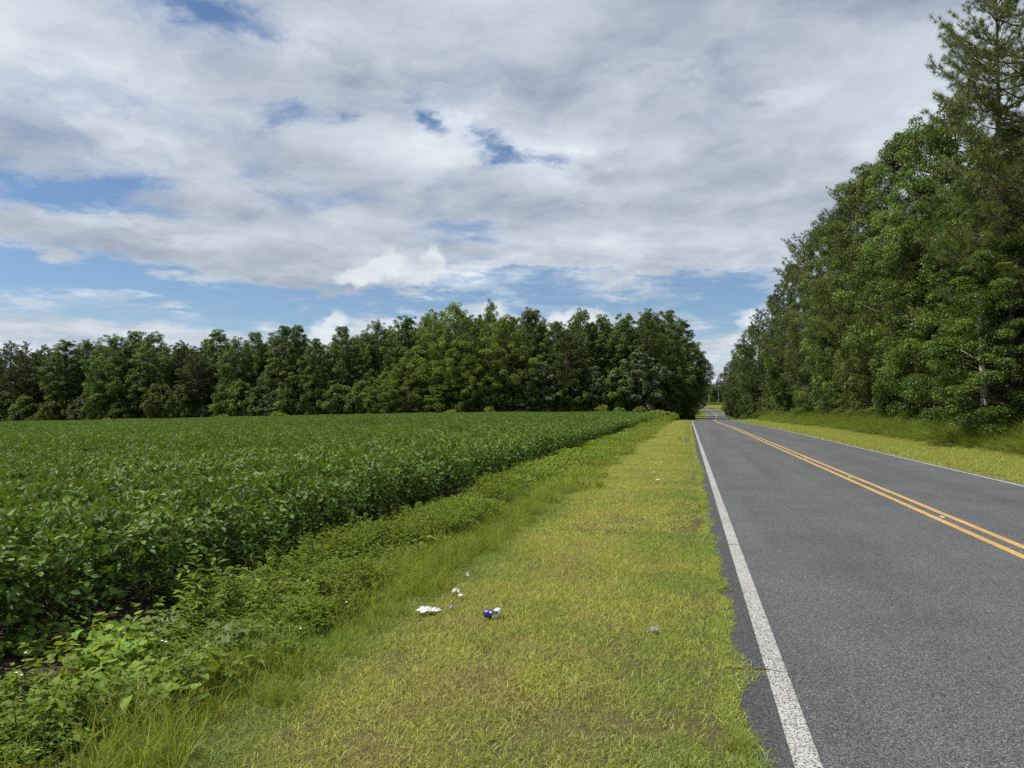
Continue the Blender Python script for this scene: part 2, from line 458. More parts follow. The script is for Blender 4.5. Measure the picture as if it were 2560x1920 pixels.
def ground_mat():
    m, b = new_mat('ground_earth')
    c = b.n('ShaderNodeAttribute', attribute_name='soil').outputs['Color']
    pos = b.n('ShaderNodeNewGeometry').outputs['Position']
    f = b.noise(pos, 14.0, 6.0, .7); g = b.noise(pos, 1.1, 4.0, .6)
    hsv = b.n('ShaderNodeHueSaturation'); b.put(hsv.inputs['Color'], c)
    b.put(hsv.inputs['Value'], b.m('ADD', b.mr(f, .25, .75, .55, 1.35, False), b.mr(g, .3, .7, -.12, .12, False)))
    bp = b.n('ShaderNodeBump'); bp.inputs['Strength'].default_value = .8; bp.inputs['Distance'].default_value = .03
    b.put(bp.inputs['Height'], f)
    finish(b, principled(b, hsv.outputs[0], .95, .15, bp.outputs[0]))
    return m
M['ground'] = ground_mat()

def aggregate(b):
    """stone-chip speckle of a worn chip-sealed road: value 0..1 and height"""
    pos = b.n('ShaderNodeNewGeometry').outputs['Position']
    v = b.n('ShaderNodeTexVoronoi'); v.inputs['Scale'].default_value = 150.0; b.put(v.inputs['Vector'], pos)
    cellv = b.xyz(v.outputs['Color'])[0]
    n = b.noise(pos, 74.0, 3.0, .7)
    big = b.noise(pos, .8, 5.0, .62)
    lane = b.noise(b.vm('MULTIPLY', pos, (1.0, .05, 1.0)), 1.4, 3.0, .5)
    return pos, cellv, v.outputs['Distance'], n, big, lane

def asphalt_mat():
    m, b = new_mat('asphalt')
    pos, cell, dist, n, big, lane = aggregate(b)
    px = b.xyz(pos)[0]
    stone = b.m('ADD', b.m('MULTIPLY', cell, .65), b.m('MULTIPLY', n, .55))
    col = b.mix(b.mr(stone, .22, 1.02), (.018, .019, .021), (.128, .131, .136))
    chips = b.m('MULTIPLY', b.mr(cell, .955, .985), b.mr(n, .40, .55))
    col = b.mix(chips, col, (.27, .268, .26))
    hsv = b.n('ShaderNodeHueSaturation'); b.put(hsv.inputs['Color'], col)
    wear = b.m('ADD', b.mr(big, .3, .7, .84, 1.12, False), b.mr(lane, .35, .65, -.10, .12, False))
    # the unworn strip outside the edge line stays darker
    edge = b.mr(px, .40, .62, .66, 1.0)
    b.put(hsv.inputs['Value'], b.m('MULTIPLY', wear, edge))
    bp = b.n('ShaderNodeBump'); bp.inputs['Strength'].default_value = .55; bp.inputs['Distance'].default_value = .006
    b.put(bp.inputs['Height'], b.m('SUBTRACT', stone, dist))
    finish(b, principled(b, hsv.outputs[0], .82, .35, bp.outputs[0]))
    return m
M['asphalt'] = asphalt_mat()

def paint_mat(name, colr, wear0, wear1):
    m, b = new_mat(name)
    pos, cell, dist, n, big, lane = aggregate(b)
    stone = b.m('ADD', b.m('MULTIPLY', cell, .5), b.m('MULTIPLY', n, .5))
    k = b.m('ADD', stone, b.m('MULTIPLY', b.m('SUBTRACT', big, .5), .35))
    worn = b.mr(k, wear0, wear1)
    dark = b.mix(cell, (.035, .035, .036), (.12, .118, .112))
    tone = b.mix(b.mr(n, .3, .7), tuple(.78 * c for c in colr), colr)
    col = b.mix(worn, dark, tone)
    bp = b.n('ShaderNodeBump'); bp.inputs['Strength'].default_value = .4; bp.inputs['Distance'].default_value = .004
    b.put(bp.inputs['Height'], stone)
    finish(b, principled(b, col, .75, .3, bp.outputs[0]))
    return m
M['white_paint'] = paint_mat('white_road_paint', (.40, .396, .375), .32, .54)
M['yellow_paint'] = paint_mat('yellow_road_paint', (.53, .325, .095), .26, .48)

def plain(name, colr, rough=.6, spec=.3, metallic=0.0, var=.0, scale=20.0):
    m, b = new_mat(name)
    co = b.n('ShaderNodeTexCoord').outputs['Object']
    f = b.noise(co, scale, 4.0, .6)
    col = b.mix(b.mr(f, .35, .65), tuple(c * (1 - var) for c in colr), colr)
    finish(b, principled(b, col, rough, spec, metallic=metallic))
    return m
M['paper'] = plain('white_paper', (.70, .70, .69), .8, .2, var=.10)
M['grey_paper'] = plain('grey_paper', (.30, .285, .31), .8, .2, var=.35, scale=60)
M['can_blue'] = plain('blue_can', (.07, .085, .22), .30, .6, .55, var=.5, scale=30)
M['can_silver'] = plain('silver_can', (.74, .74, .73), .35, .6, .35, var=.35, scale=45)
M['can_dark'] = plain('can_dark', (.05, .05, .055), .5)
M['flower'] = plain('white_petal', (.82, .82, .78), .7)
M['crack'] = plain('crack_dark', (.015, .015, .014), .95, .1)
M['reflector'] = plain('reflector', (.42, .41, .38), .4, .5, var=.2)
M['twig'] = plain('dry_straw', (.42, .36, .22), .8)

# ================================================================== ground and road
def axis(segs):
    out = []
    for a, c, st in segs: out += list(np.arange(a, c, st))
    return np.array(out + [segs[-1][1]])
gx = axis([(-3000, -400, 260), (-400, -60, 17), (-60, -10, 2.5), (-10, -1, .35), (-1, 0, .1), (0, .6, .05), (.6, 6.4, .58), (6.4, 7.6, .1), (7.6, 16, .4), (16, 60, 4), (60, 400, 17), (400, 3000, 260)])
gy = axis([(-400, -20, 38), (-20, 0, 2), (0, 30, .35), (30, 150, 1.5), (150, 420, 3), (420, 900, 24), (900, 4000, 310)])
GX, GY = np.meshgrid(gx, gy)
GZ = terrain(GX, GY)
# road centre line as a polyline
_yy = np.concatenate([np.arange(-40, 60, .5), np.arange(60, 318, 1.0)])
_line = np.stack([road_x(_yy), _yy], 1)
_tail = np.array([[9.2, 316], [7.6, 326], [4.6, 336], [-.6, 347], [-8, 357], [-18, 366], [-32, 374], [-50, 381], [-72, 387]])
_tt = np.linspace(0, len(_tail) - 1, 70)
_tail = np.stack([np.interp(_tt, range(len(_tail)), _tail[:, 0]), np.interp(_tt, range(len(_tail)), _tail[:, 1])], 1)
CL = np.concatenate([_line[:-2], _tail])
for _ in range(3):
    CL[300:-1] = .25 * CL[299:-2] + .5 * CL[300:-1] + .25 * np.concatenate([CL[301:-1], CL[-1:]])
tg = unit(np.gradient(CL, axis=0)); NRM = np.stack([tg[:, 1], -tg[:, 0]], 1)      # points right
RZ = terrain(CL[:, 0], CL[:, 1], bumps=False)
def road_dist(X, Y):
    P = np.stack([np.ravel(X), np.ravel(Y)], 1); out = np.full(len(P), 1e9)
    near = (np.abs(P[:, 0]) < 120) & (P[:, 1] > -60) & (P[:, 1] < 420)
    Q = P[near]; best = np.full(len(Q), 1e9)
    for i in range(0, len(CL), 200):
        dd = np.sqrt(((Q[:, None] - CL[None, i:i + 200]) ** 2).sum(-1)).min(1)
        best = np.minimum(best, dd)
    out[near] = best
    return out.reshape(np.shape(X))
RD = road_dist(GX, GY)
GZ = GZ - .06 * (1 - smooth(RD, 3.05, 3.32)) - .012 * (1 - smooth(RD, 3.3, 3.9))
_far = GY > 316
GZ = np.where(_far & (RD < 5.5), GZ - .35 * (1 - smooth(RD, 3.4, 5.5)), GZ)
def soil_colour(X, Y):
    n = vnoise(X * 1.7, Y * 1.7, 21)[..., None] * .5 + .5
    thatch = np.array([.085, .070, .034]) * (1 - n) + np.array([.070, .075, .026]) * n
    soil = np.array([.075, .055, .040]) * (1 - n) + np.array([.048, .038, .028]) * n
    litter = np.array([.040, .032, .018]) * (1 - n) + np.array([.028, .030, .012]) * n
    meadow = np.array([.075, .105, .025]) + 0 * n
    c = thatch
    wsoil = (1 - smooth(X, -4.2, -3.6)) * (1 - smooth(Y, 128, 132))
    c = c * (1 - wsoil[..., None]) + soil * wsoil[..., None]
    off = X - road_x(np.clip(Y, -60, 329))
    wl = np.maximum(smooth(off, 8.5, 11) * (Y < 330), (1 - smooth(off, -10, -7)) * smooth(Y, 130, 136) * (Y < 330))
    c = c * (1 - wl[..., None]) + litter * wl[..., None]
    wm = (Y > 330)[..., None]
    return np.where(wm, meadow, c)
def grid_mesh(name, X, Y, Z, mat, colr=None):
    ny, nx = X.shape
    mb = MB()
    i = np.arange(ny - 1)[:, None] * nx + np.arange(nx - 1)[None]
    F = np.stack([i, i + 1, i + nx + 1, i + nx], -1).reshape(-1, 4)
    mb.add(np.stack([X, Y, Z], -1).reshape(-1, 3), [F])
    me = mb.mesh(name, mat, True)
    if colr is not None:
        at = me.attributes.new('soil', 'FLOAT_COLOR', 'POINT')
        at.data.foreach_set('color', np.concatenate([colr.reshape(-1, 3), np.ones((colr.size // 3, 1))], 1).ravel().astype(np.float32))
    return me
tag(mesh_obj('ground', grid_mesh('ground', GX, GY, GZ, M['ground'], soil_colour(GX, GY))), kind='structure',
    label='earth and thatch ground under the verges, field and woods')

def ribbon(name, offs_l, offs_r, lift, mat, ncol=2, sel=None, ragged=(0, 0)):
    s = slice(None) if sel is None else sel
    c, n, z = CL[s], NRM[s], RZ[s]
    k = len(c)
    f = np.linspace(0, 1, ncol)
    yy = np.arange(k)
    ol = offs_l + ragged[0] * vnoise(yy * .9, yy * .37, 31); orr = offs_r + ragged[1] * vnoise(yy * .8, yy * .33, 37)
    off = ol[:, None] * (1 - f) + orr[:, None] * f if np.ndim(ol) else (offs_l * (1 - f) + offs_r * f)[None].repeat(k, 0)
    X = c[:, 0:1] + n[:, 0:1] * off; Y = c[:, 1:2] + n[:, 1:2] * off
    Z = np.repeat(z[:, None], ncol, 1) + lift - .012 * np.abs(off) / 3.3
    return grid_mesh(name, X, Y, Z, mat)
road = tag(mesh_obj('road', ribbon('road', -3.40, 3.32, .012, M['asphalt'], 9, ragged=(.045, .04))), kind='structure',
           label='grey two-lane asphalt road running to the far bend')
def marking(name, centre, w, mat):
    o = mesh_obj(name, ribbon(name, centre - w / 2, centre + w / 2, .018, mat, 2), road)
    return o
marking('edge_line', -3.165, .125, M['white_paint'])
marking('edge_line', 3.165, .115, M['white_paint'])
marking('centre_line', -.125, .105, M['yellow_paint'])
marking('centre_line', .125, .105, M['yellow_paint'])
# cracks that run in from the verge across the edge line
def crack(y, x0, x1, w, seed):
    r = np.random.default_rng(seed); n = 14
    xs = np.linspace(x0, x1, n); ys = y + np.cumsum(r.normal(0, .008, n))
    ww = w * np.linspace(1, .25, n) * r.uniform(.6, 1.3, n)
    X = np.stack([xs, xs], 0); Y = np.stack([ys - ww, ys + ww], 0)
    Z = z_road(Y) + .0225 - .012 * np.abs(X - 3.69) / 3.3
    mesh_obj('road_crack', grid_mesh('road_crack', X, Y, Z, M['crack']), road)
CRACKS = [(4.75, .22, .62, .010), (6.75, .26, .50, .008), (9.0, .26, .66, .012), (14.0, .3, .66, .012), (17.5, .3, .64, .014), (24.0, .3, .66, .016), (36.0, .3, .66, .02)]
for i, (y, a, c, w) in enumerate(CRACKS): crack(y, a, c, w, 50 + i)
# raised markers between the yellow lines
mk = MB()
_b = np.array([[-.05, -.05, 0], [.05, -.05, 0], [.05, .05, 0], [-.05, .05, 0], [-.042, -.022, .018], [.042, -.022, .018], [.042, .022, .018], [-.042, .022, .018]])
mk.add(_b, [np.array([[0, 1, 5, 4], [1, 2, 6, 5], [2, 3, 7, 6], [3, 0, 4, 7], [4, 5, 6, 7]])])
mk_me = mk.mesh('road_marker', M['reflector'])
for i, y in enumerate((12.0, 18.3, 24.6, 36.8, 49.0, 61.2, 73.4)):
    o = mesh_obj('road_marker', mk_me, None, (road_x(y) + .01, y, z_road(y) + .0125))
    o.scale = (.5, 1.6 if i == 0 else 1.0, .6)
    words = ('first', 'second', 'third', 'fourth', 'fifth', 'sixth', 'seventh')
    tag(o, 'small pale marker between the yellow lines, %s along from the camera' % words[i], 'road marker', 'markers between the yellow centre lines')

# ================================================================== plant builders
def rdir(n, r, up=0.0):
    v = r.normal(0, 1, (n, 3)); v[:, 2] += up
    return unit(v)

def crown_profile(t, kind):
    if kind == 'gum':      # ovoid with a narrowing, pointed top
        return np.clip(np.sin(PI * np.clip(t * .75 + .20, 0, 1)), 0, 1) ** .62 * (1.02 - .14 * t)
    if kind == 'round':
        return np.clip(np.sin(PI * np.clip(t * .86 + .10, 0, 1)), 0, 1) ** .6
    if kind == 'column':
        return np.clip(np.sin(PI * np.clip(t * .9 + .05, 0, 1)), 0, 1) ** .45
    return 1 - t

def clump_leaves(mb, tpl, c, rc, n, L, r, flat=.62, mat=0, aspect=.72, drop=.35, axis_xy=(0, 0)):
    u = rdir(n, r, .45)
    rad = rc * r.uniform(.35, 1.0, n) ** .6
    P = c + u * rad[:, None] * np.array([1, 1, flat])
    nr = unit(u * .45 + np.array([0, 0, .75]) + r.normal(0, .42, (n, 3)))
    al = unit(np.cross(nr, r.normal(0, 1, (n, 3))) + np.array([0, 0, -drop]))
    Ls = L * r.uniform(.65, 1.25, n)
    tint = np.clip(r.normal(.46, .22, n) + r.normal(0, .24), 0, 1)
    add_leaves(mb, tpl, P, al, nr, Ls, Ls * aspect, tint, mat)

def broadleaf(seed, H=20., Rc=4.5, cb=.14, ncl=300, nl=165, L=.215, kind='gum', leaf='gum', bark='bark_gum', lobe=.22, flat=.80, tpl=LEAF4, rcl=(.12, .22), r0=.26, moss=0):
    r = np.random.default_rng(seed)
    wood, crown = MB(), MB()
    n = 9
    zt = np.linspace(0, H * .96, n)
    sway = np.cumsum(r.normal(0, .10, (n, 2)), 0); sway -= sway[0]
    trunk = np.concatenate([sway, zt[:, None]], 1)
    add_tube(wood, trunk, r0 * (1 - np.linspace(0, 1, n)) ** .8 + .02, 8)
    ts = np.linspace(0, 1, 200); w = crown_profile(ts, kind) ** 1.3 + .05; cdf = np.cumsum(w) / w.sum()
    ph = r.uniform(0, 6.28, 4)
    for k in range(10):
        q = np.array([trunk[-1, 0] + r.normal(0, .13 * Rc), trunk[-1, 1] + r.normal(0, .13 * Rc), H * (.88 + .09 * r.uniform())])
        clump_leaves(crown, tpl, q, Rc * r.uniform(.10, .17), int(nl * .8), L, r, .9)
    for i in range(ncl):
        t = np.interp((i + r.uniform()) / ncl, cdf, ts)
        a = i * 2.39996 + r.normal(0, .5)
        lob = 1 + lobe * math.sin(2 * a + ph[0] + 5 * t) + .6 * lobe * math.sin(5 * a + ph[1] - 9 * t) + .5 * lobe * math.sin(11 * t + ph[2])
        rf = math.sqrt(r.uniform(.22, 1.0)) * lob * (1 - .15 * max(0, t - .75) / .25)
        pr = float(crown_profile(np.array(t), kind))
        z = H * (cb + (1 - cb) * t * .985)
        tx = np.array([np.interp(z, zt, trunk[:, 0]), np.interp(z, zt, trunk[:, 1])])
        c = np.array([tx[0] + math.cos(a) * rf * Rc * pr, tx[1] + math.sin(a) * rf * Rc * pr, z + r.normal(0, .25)])
        rc = Rc * r.uniform(*rcl) * (1 - .42 * t)
        clump_leaves(crown, tpl, c, rc, int(nl * (rc / (Rc * .17)) ** 1.6), L, r, flat)
        if r.uniform() < .42:
            z0 = max(H * .12, z - rf * Rc * pr * r.uniform(.35, .8))
            b0 = np.array([np.interp(z0, zt, trunk[:, 0]), np.interp(z0, zt, trunk[:, 1]), z0])
            md = (b0 + c) / 2 + np.array([0, 0, -.12 * Rc * rf * .5]) + r.normal(0, .12, 3)
            rr = .035 + .010 * np.linalg.norm(c - b0)
            add_tube(wood, [b0, md, c], [rr, rr * .65, .012], 4)
        if moss and r.uniform() < .7:
            k = moss
            mp = c + rdir(k, r) * rc * np.array([1, 1, .4])
            add_leaves(crown, QUAD, mp, np.tile([0, 0, -1.], (k, 1)) + r.normal(0, .12, (k, 3)), rdir(k, r), r.uniform(.5, 1.5, k), r.uniform(.10, .22, k), r.uniform(0, 1, k), 1)
    mats = [M[leaf]] + ([M['moss']] if moss else [])
    return wood.mesh('trunk', M[bark], True), crown.mesh('crown', mats), H, Rc

def pine(seed, H=20., Rc=3.6, cb=.30, step=.55, per=4, twig=.42, tuft=26, nL=.27, nW=.028, leaf='needle', r0=.22, dead=0, top_open=False):
    r = np.random.default_rng(seed)
    wood, crown = MB(), MB()
    n = 9; zt = np.linspace(0, H, n)
    sway = np.cumsum(r.normal(0, .07, (n, 2)), 0); sway -= sway[0]
    trunk = np.concatenate([sway, zt[:, None]], 1)
    add_tube(wood, trunk, r0 * (1 - np.linspace(0, 1, n)) ** .85 + .025, 8)
    TP, TD, TT = [], [], []
    z = cb * H
    while z < H - .2:
        t = (z - cb * H) / (H * (1 - cb))
        prof = (1 - t) ** (.42 if top_open else .62) * (.55 + .45 * min(1, t / .22)) + .05
        for k in range(per if t < .93 else 3):
            a = r.uniform(0, 2 * PI)
            ln = Rc * prof * (r.uniform(.55, 1.18) if not top_open else r.uniform(.40, 1.30))
            el = R(-4 + 46 * t ** 1.3 + r.normal(0, 9))
            b0 = np.array([np.interp(z, zt, trunk[:, 0]), np.interp(z, zt, trunk[:, 1]), z + r.uniform(-.2, .2)])
            d = np.array([math.cos(a) * math.cos(el), math.sin(a) * math.cos(el), math.sin(el)])
            s = np.linspace(0, 1, 5)[:, None]
            path = b0 + d * ln * s + np.array([0, 0, 1.]) * ln * (.22 * s ** 2.2 - .10 * np.sin(PI * s))
            add_tube(wood, path, (.012 + .011 * ln) * (1 - .8 * s[:, 0]), 4)
            nt = max(2, int(ln / twig))
            side = unit(np.cross(d, [0, 0, 1.]))
            for j in range(nt):
                f = .32 + .68 * (j + r.uniform(.2, .8)) / nt
                q = np.array([np.interp(f, s[:, 0], path[:, m]) for m in range(3)])
                sg = 1 if j % 2 else -1
                td = unit(d * .75 + side * sg * r.uniform(.4, 1.0) + np.array([0, 0, r.uniform(.05, .55)]))
                tl = ln * (1 - f * .55) * r.uniform(.22, .42)
                e = q + td * tl
                add_tube(wood, [q, e], [.012, .006], 3)
                for g in (1.0, .62) if tl > .45 else (1.0,):
                    TP.append(q + td * tl * g + r.normal(0, .05, 3)); TD.append(td); TT.append(r.uniform(.2, .8))
            TP.append(path[-1]); TD.append(unit(d + np.array([0, 0, .4]))); TT.append(r.uniform(.4, .9))
        z += step * r.uniform(.75, 1.3)
    for k in range(dead):
        zz = H * r.uniform(.12, cb + .12); a = r.uniform(0, 6.28); ln = r.uniform(.6, 2.2)
        b0 = np.array([0, 0, zz]); d = np.array([math.cos(a), math.sin(a), r.uniform(-.35, .25)])
        e = b0 + d * ln
        add_tube(wood, [b0, (b0 + e) / 2 + r.normal(0, .08, 3), e], [.022, .014, .005], 4)
        for j in range(3):
            q = b0 + d * ln * r.uniform(.4, .9)
            add_tube(wood, [q, q + r.normal(0, .3, 3)], [.008, .003], 3)
    TP = np.array(TP); TD = np.array(TD); TT = np.array(TT); T = len(TP)
    dirs = rdir(T * tuft, r).reshape(T, tuft, 3) * .95 + TD[:, None] * .55 + np.array([0, 0, .12])
    dirs = unit(dirs).reshape(-1, 3)
    C = np.repeat(TP, tuft, 0) + dirs * .015 - np.repeat(TD, tuft, 0) * (r.uniform(0, .16, T * tuft))[:, None]
    Ln = nL * r.uniform(.75, 1.15, T * tuft)
    side = unit(np.cross(dirs, r.normal(0, 1, (T * tuft, 3))))
    V = np.stack([C - side * nW * .5, C + side * nW * .5, C + dirs * Ln[:, None]], 1).reshape(-1, 3)
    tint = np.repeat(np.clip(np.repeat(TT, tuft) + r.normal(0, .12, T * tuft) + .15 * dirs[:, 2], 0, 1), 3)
    crown.add(V, [np.arange(T * tuft * 3).reshape(-1, 3)], tint)
    return wood.mesh('trunk', M['bark_pine'], True), crown.mesh('crown', M[leaf]), H, Rc

def shrub(seed, H=3.0, Rc=1.6, ncl=60, nl=90, L=.16, leaf='shrub', aspect=.6, low=.05, tpl=LEAF4):
    r = np.random.default_rng(seed)
    wood, crown = MB(), MB()
    for k in range(6):
        a = r.uniform(0, 6.28); e = np.array([math.cos(a) * Rc * r.uniform(.2, .7), math.sin(a) * Rc * r.uniform(.2, .7), H * r.uniform(.55, .9)])
        add_tube(wood, [[0, 0, -.05], e * [.35, .35, .5], e], [.035 * H / 3, .022 * H / 3, .006], 5)
    ph = r.uniform(0, 6.28, 3)
    for i in range(ncl):
        t = (i + r.uniform()) / ncl
        a = i * 2.39996 + r.normal(0, .4)
        pr = math.sqrt(max(0, 1 - (max(0, t - .25) / .78) ** 2)) * (1 + .25 * math.sin(3 * a + ph[0]) + .2 * math.sin(6 * t + ph[1]))
        rf = math.sqrt(r.uniform(.25, 1))
        c = np.array([math.cos(a) * rf * Rc * pr, math.sin(a) * rf * Rc * pr, H * (low + (.92 - low) * t)])
        rc = r.uniform(.20, .38) * Rc * (1 - .3 * t)
        clump_leaves(crown, tpl, c, rc, nl, L, r, .75, aspect=aspect)
    return wood.mesh('stem', M['wood_stem'], True), crown.mesh('foliage', M[leaf]), H, Rc

def plant_tree(name, proto, loc, height, radius, rz, label, cat, group=None, parts=('trunk', 'crown'), tilt=(0, 0)):
    w, c, H, Rc = proto
    e = empty(name, loc, rz, (radius / Rc, radius / Rc, height / H), tilt)
    mesh_obj(parts[0], w, e); mesh_obj(parts[1], c, e)
    return tag(e, label, cat, group)

# ---- prototypes
GUM = [broadleaf(11), broadleaf(12, Rc=4.2, cb=.10, lobe=.28), broadleaf(13, Rc=4.8, cb=.14, lobe=.18), broadleaf(14, Rc=4.0, cb=.22, lobe=.30)]
OAK = [broadleaf(21, Rc=6.0, cb=.06, ncl=300, nl=180, L=.225, kind='round', leaf='oak', lobe=.24, flat=.75), broadleaf(22, Rc=5.4, cb=.05, ncl=280, nl=180, L=.225, kind='gum', leaf='oak', lobe=.30, flat=.8)]
GREY = broadleaf(31, H=12, Rc=4.0, cb=.08, ncl=170, nl=90, L=.28, kind='round', leaf='grey', lobe=.3)
BIG = broadleaf(33, H=22, Rc=6.2, cb=.27, ncl=340, nl=120, L=.29, kind='round', leaf='gum', lobe=.26)
MOSSY = broadleaf(35, H=20, Rc=6.5, cb=.06, ncl=300, nl=110, L=.32, kind='round', leaf='moss_leaf', lobe=.28, moss=40)
HIGH = broadleaf(36, H=16, Rc=4.5, cb=.42, ncl=150, nl=110, L=.30, kind='round', leaf='oak', lobe=.3)
DARK = broadleaf(37, H=14, Rc=2.4, cb=.03, ncl=80, nl=110, L=.3, kind='column', leaf='dark_leaf')
PINE = [pine(41, per=5, twig=.34, tuft=24, nL=.34, nW=.05, cb=.24), pine(42, Rc=4.0, cb=.16, per=5, twig=.36, tuft=24, nL=.34, nW=.05), pine(43, Rc=3.4, cb=.28, per=5, twig=.34, tuft=24, nL=.34, nW=.05)]
GUM_N = [broadleaf(51, ncl=270, nl=370, L=.132, leaf='gum_near', lobe=.26, rcl=(.12, .22), cb=.10), broadleaf(52, Rc=4.0, ncl=260, nl=370, L=.132, leaf='gum_near', lobe=.30, rcl=(.12, .22), cb=.06),
         broadleaf(53, Rc=4.4, ncl=260, nl=370, L=.132, leaf='gum_near', lobe=.28, rcl=(.12, .22), cb=.14)]
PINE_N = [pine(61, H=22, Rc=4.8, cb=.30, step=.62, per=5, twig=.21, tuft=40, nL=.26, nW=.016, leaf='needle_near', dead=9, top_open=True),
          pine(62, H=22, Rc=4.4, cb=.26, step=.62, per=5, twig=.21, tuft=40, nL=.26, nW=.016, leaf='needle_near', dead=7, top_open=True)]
SHRUB = [shrub(71), shrub(72, H=3.4, Rc=1.5), shrub(73, H=2.6, Rc=1.8)]
SHRUB_N = [shrub(74, ncl=80, nl=110, L=.10), shrub(75, H=2.6, Rc=1.7, ncl=80, nl=120, L=.095), shrub(76, H=3.4, Rc=1.4, ncl=80, nl=110, L=.11, aspect=.7)]
VINE_S = [shrub(77, H=6, Rc=2.4, ncl=110, nl=110, L=.26), shrub(78, H=6, Rc=2.0, ncl=110, nl=100, L=.26, leaf='grey')]
BRIGHT = [shrub(79, H=1.4, Rc=1.1, ncl=46, nl=70, L=.12, leaf='bright_shrub'), shrub(80, H=1.4, Rc=.9, ncl=46, nl=70, L=.12, leaf='bright_shrub')]

ORD = ['first', 'second', 'third', 'fourth', 'fifth', 'sixth', 'seventh', 'eighth', 'ninth', 'tenth', 'eleventh', 'twelfth', 'thirteenth', 'fourteenth', 'fifteenth', 'sixteenth', 'seventeenth', 'eighteenth', 'nineteenth', 'twentieth',
       'twenty-first', 'twenty-second', 'twenty-third', 'twenty-fourth', 'twenty-fifth', 'twenty-sixth', 'twenty-seventh', 'twenty-eighth', 'twenty-ninth', 'thirtieth', 'thirty-first', 'thirty-second', 'thirty-third', 'thirty-fourth', 'thirty-fifth', 'thirty-sixth']
prand = random.Random(5)

def depth_left(px): return float(np.interp(px, [-200, 0, 926, 1157, 1620, 1700, 1780], [178, 170, 140, 133, 131, 150, 205]))
def top_height(py, zc): return EYE + (1020 - py) * zc / FPX

# ---- far tree line across the field: front trees, left to right (px, top py, width px, kind, depth offset)
FRONT = [(-60, 850, 120, 'pine', 0), (22, 853, 95, 'pine', 2), (62, 856, 85, 'pine', 0), (108, 862, 85, 'pine', 3), (165, 850, 105, 'gum', 1), (212, 848, 85, 'gum', 5), (275, 836, 125, 'gum', 0),
         (335, 824, 105, 'gum', 3), (382, 829, 110, 'gum', 1), (450, 851, 85, 'pine', 4), (492, 868, 120, 'pine', -3), (537, 824, 110, 'gum', 4), (592, 842, 95, 'gum', 1), (638, 827, 90, 'gum', 4),
         (712, 811, 120, 'gum', 0), (748, 812, 80, 'gum', 5), (787, 843, 90, 'gum', -2), (856, 812, 90, 'gum', 2), (905, 826, 85, 'gum', 4), (938, 800, 95, 'gum', 5), (1015, 790, 115, 'gum', 3),
         (1090, 772, 130, 'oak', 1), (1142, 760, 150, 'oak', -1), (1222, 752, 80, 'oak', 2), (1270, 790, 150, 'oak', -2), (1312, 766, 85, 'gum', 4), (1338, 770, 90, 'gum', 5), (1392, 800, 95, 'gum', 2),
         (1420, 830, 110, 'pine', -4), (1447, 768, 110, 'gum', 2), (1502, 787, 100, 'gum', 3), (1562, 785, 110, 'gum', 1), (1622, 771, 110, 'gum', 0), (1674, 771, 105, 'gum', 1), (1712, 800, 90, 'gum', 6)]
count = {}
for px, py, wpx, kd, dz in FRONT:
    zc = depth_left(px) + dz
    x, y = world_xy(px, zc); g = tz(x, y)
    h = top_height(py, zc) - g; rad = wpx / 2 * zc / FPX * 1.10
    count[kd] = count.get(kd, 0) + 1
    proto = {'pine': PINE, 'gum': GUM, 'oak': OAK}[kd]
    p = proto[(count[kd] * 7 + px // 13) % len(proto)]
    nm = {'pine': 'pine_tree', 'gum': 'sweetgum_tree', 'oak': 'oak_tree'}[kd]
    desc = {'pine': 'dark green pine', 'gum': 'leafy green broadleaf tree', 'oak': 'yellowish green spreading tree'}[kd]
    lab = '%s, %s of its kind from the left along the far wood' % (desc, ORD[count[kd] - 1])
    plant_tree(nm, p, (x, y, g - .15), h + .15, rad, prand.uniform(0, 6.28), lab, 'tree', 'trees on the front of the far wood')
# front layer of lower trees and vine-hung mounds at the wood's foot (px, top py, width px, kind)
LOW = [(145, 970, 62, 'vine'), (205, 985, 50, 'grey'), (252, 960, 50, 'vine'), (300, 1000, 46, 'vine'), (402, 950, 58, 'vine'), (470, 955, 66, 'vine'), (520, 1010, 46, 'grey'), (560, 955, 46, 'vine'), (600, 945, 60, 'vine'),
       (640, 975, 46, 'vine'), (690, 955, 60, 'grey'), (735, 945, 60, 'vine'), (790, 940, 60, 'vine'), (850, 955, 66, 'vine'), (905, 945, 60, 'vine'), (960, 930, 80, 'oak'), (1020, 900, 110, 'oak'), (1100, 930, 100, 'oak'), (1180, 890, 110, 'oak'),
       (1250, 930, 70, 'vine'), (1320, 985, 60, 'grey'), (1360, 905, 90, 'grey'), (1430, 925, 80, 'oak'), (1480, 915, 70, 'grey'), (1545, 915, 70, 'vine'), (1600, 880, 110, 'grey'), (1650, 930, 80, 'vine'), (1690, 925, 80, 'vine'), (60, 985, 50, 'vine'), (5, 975, 60, 'vine')]
cl = {}
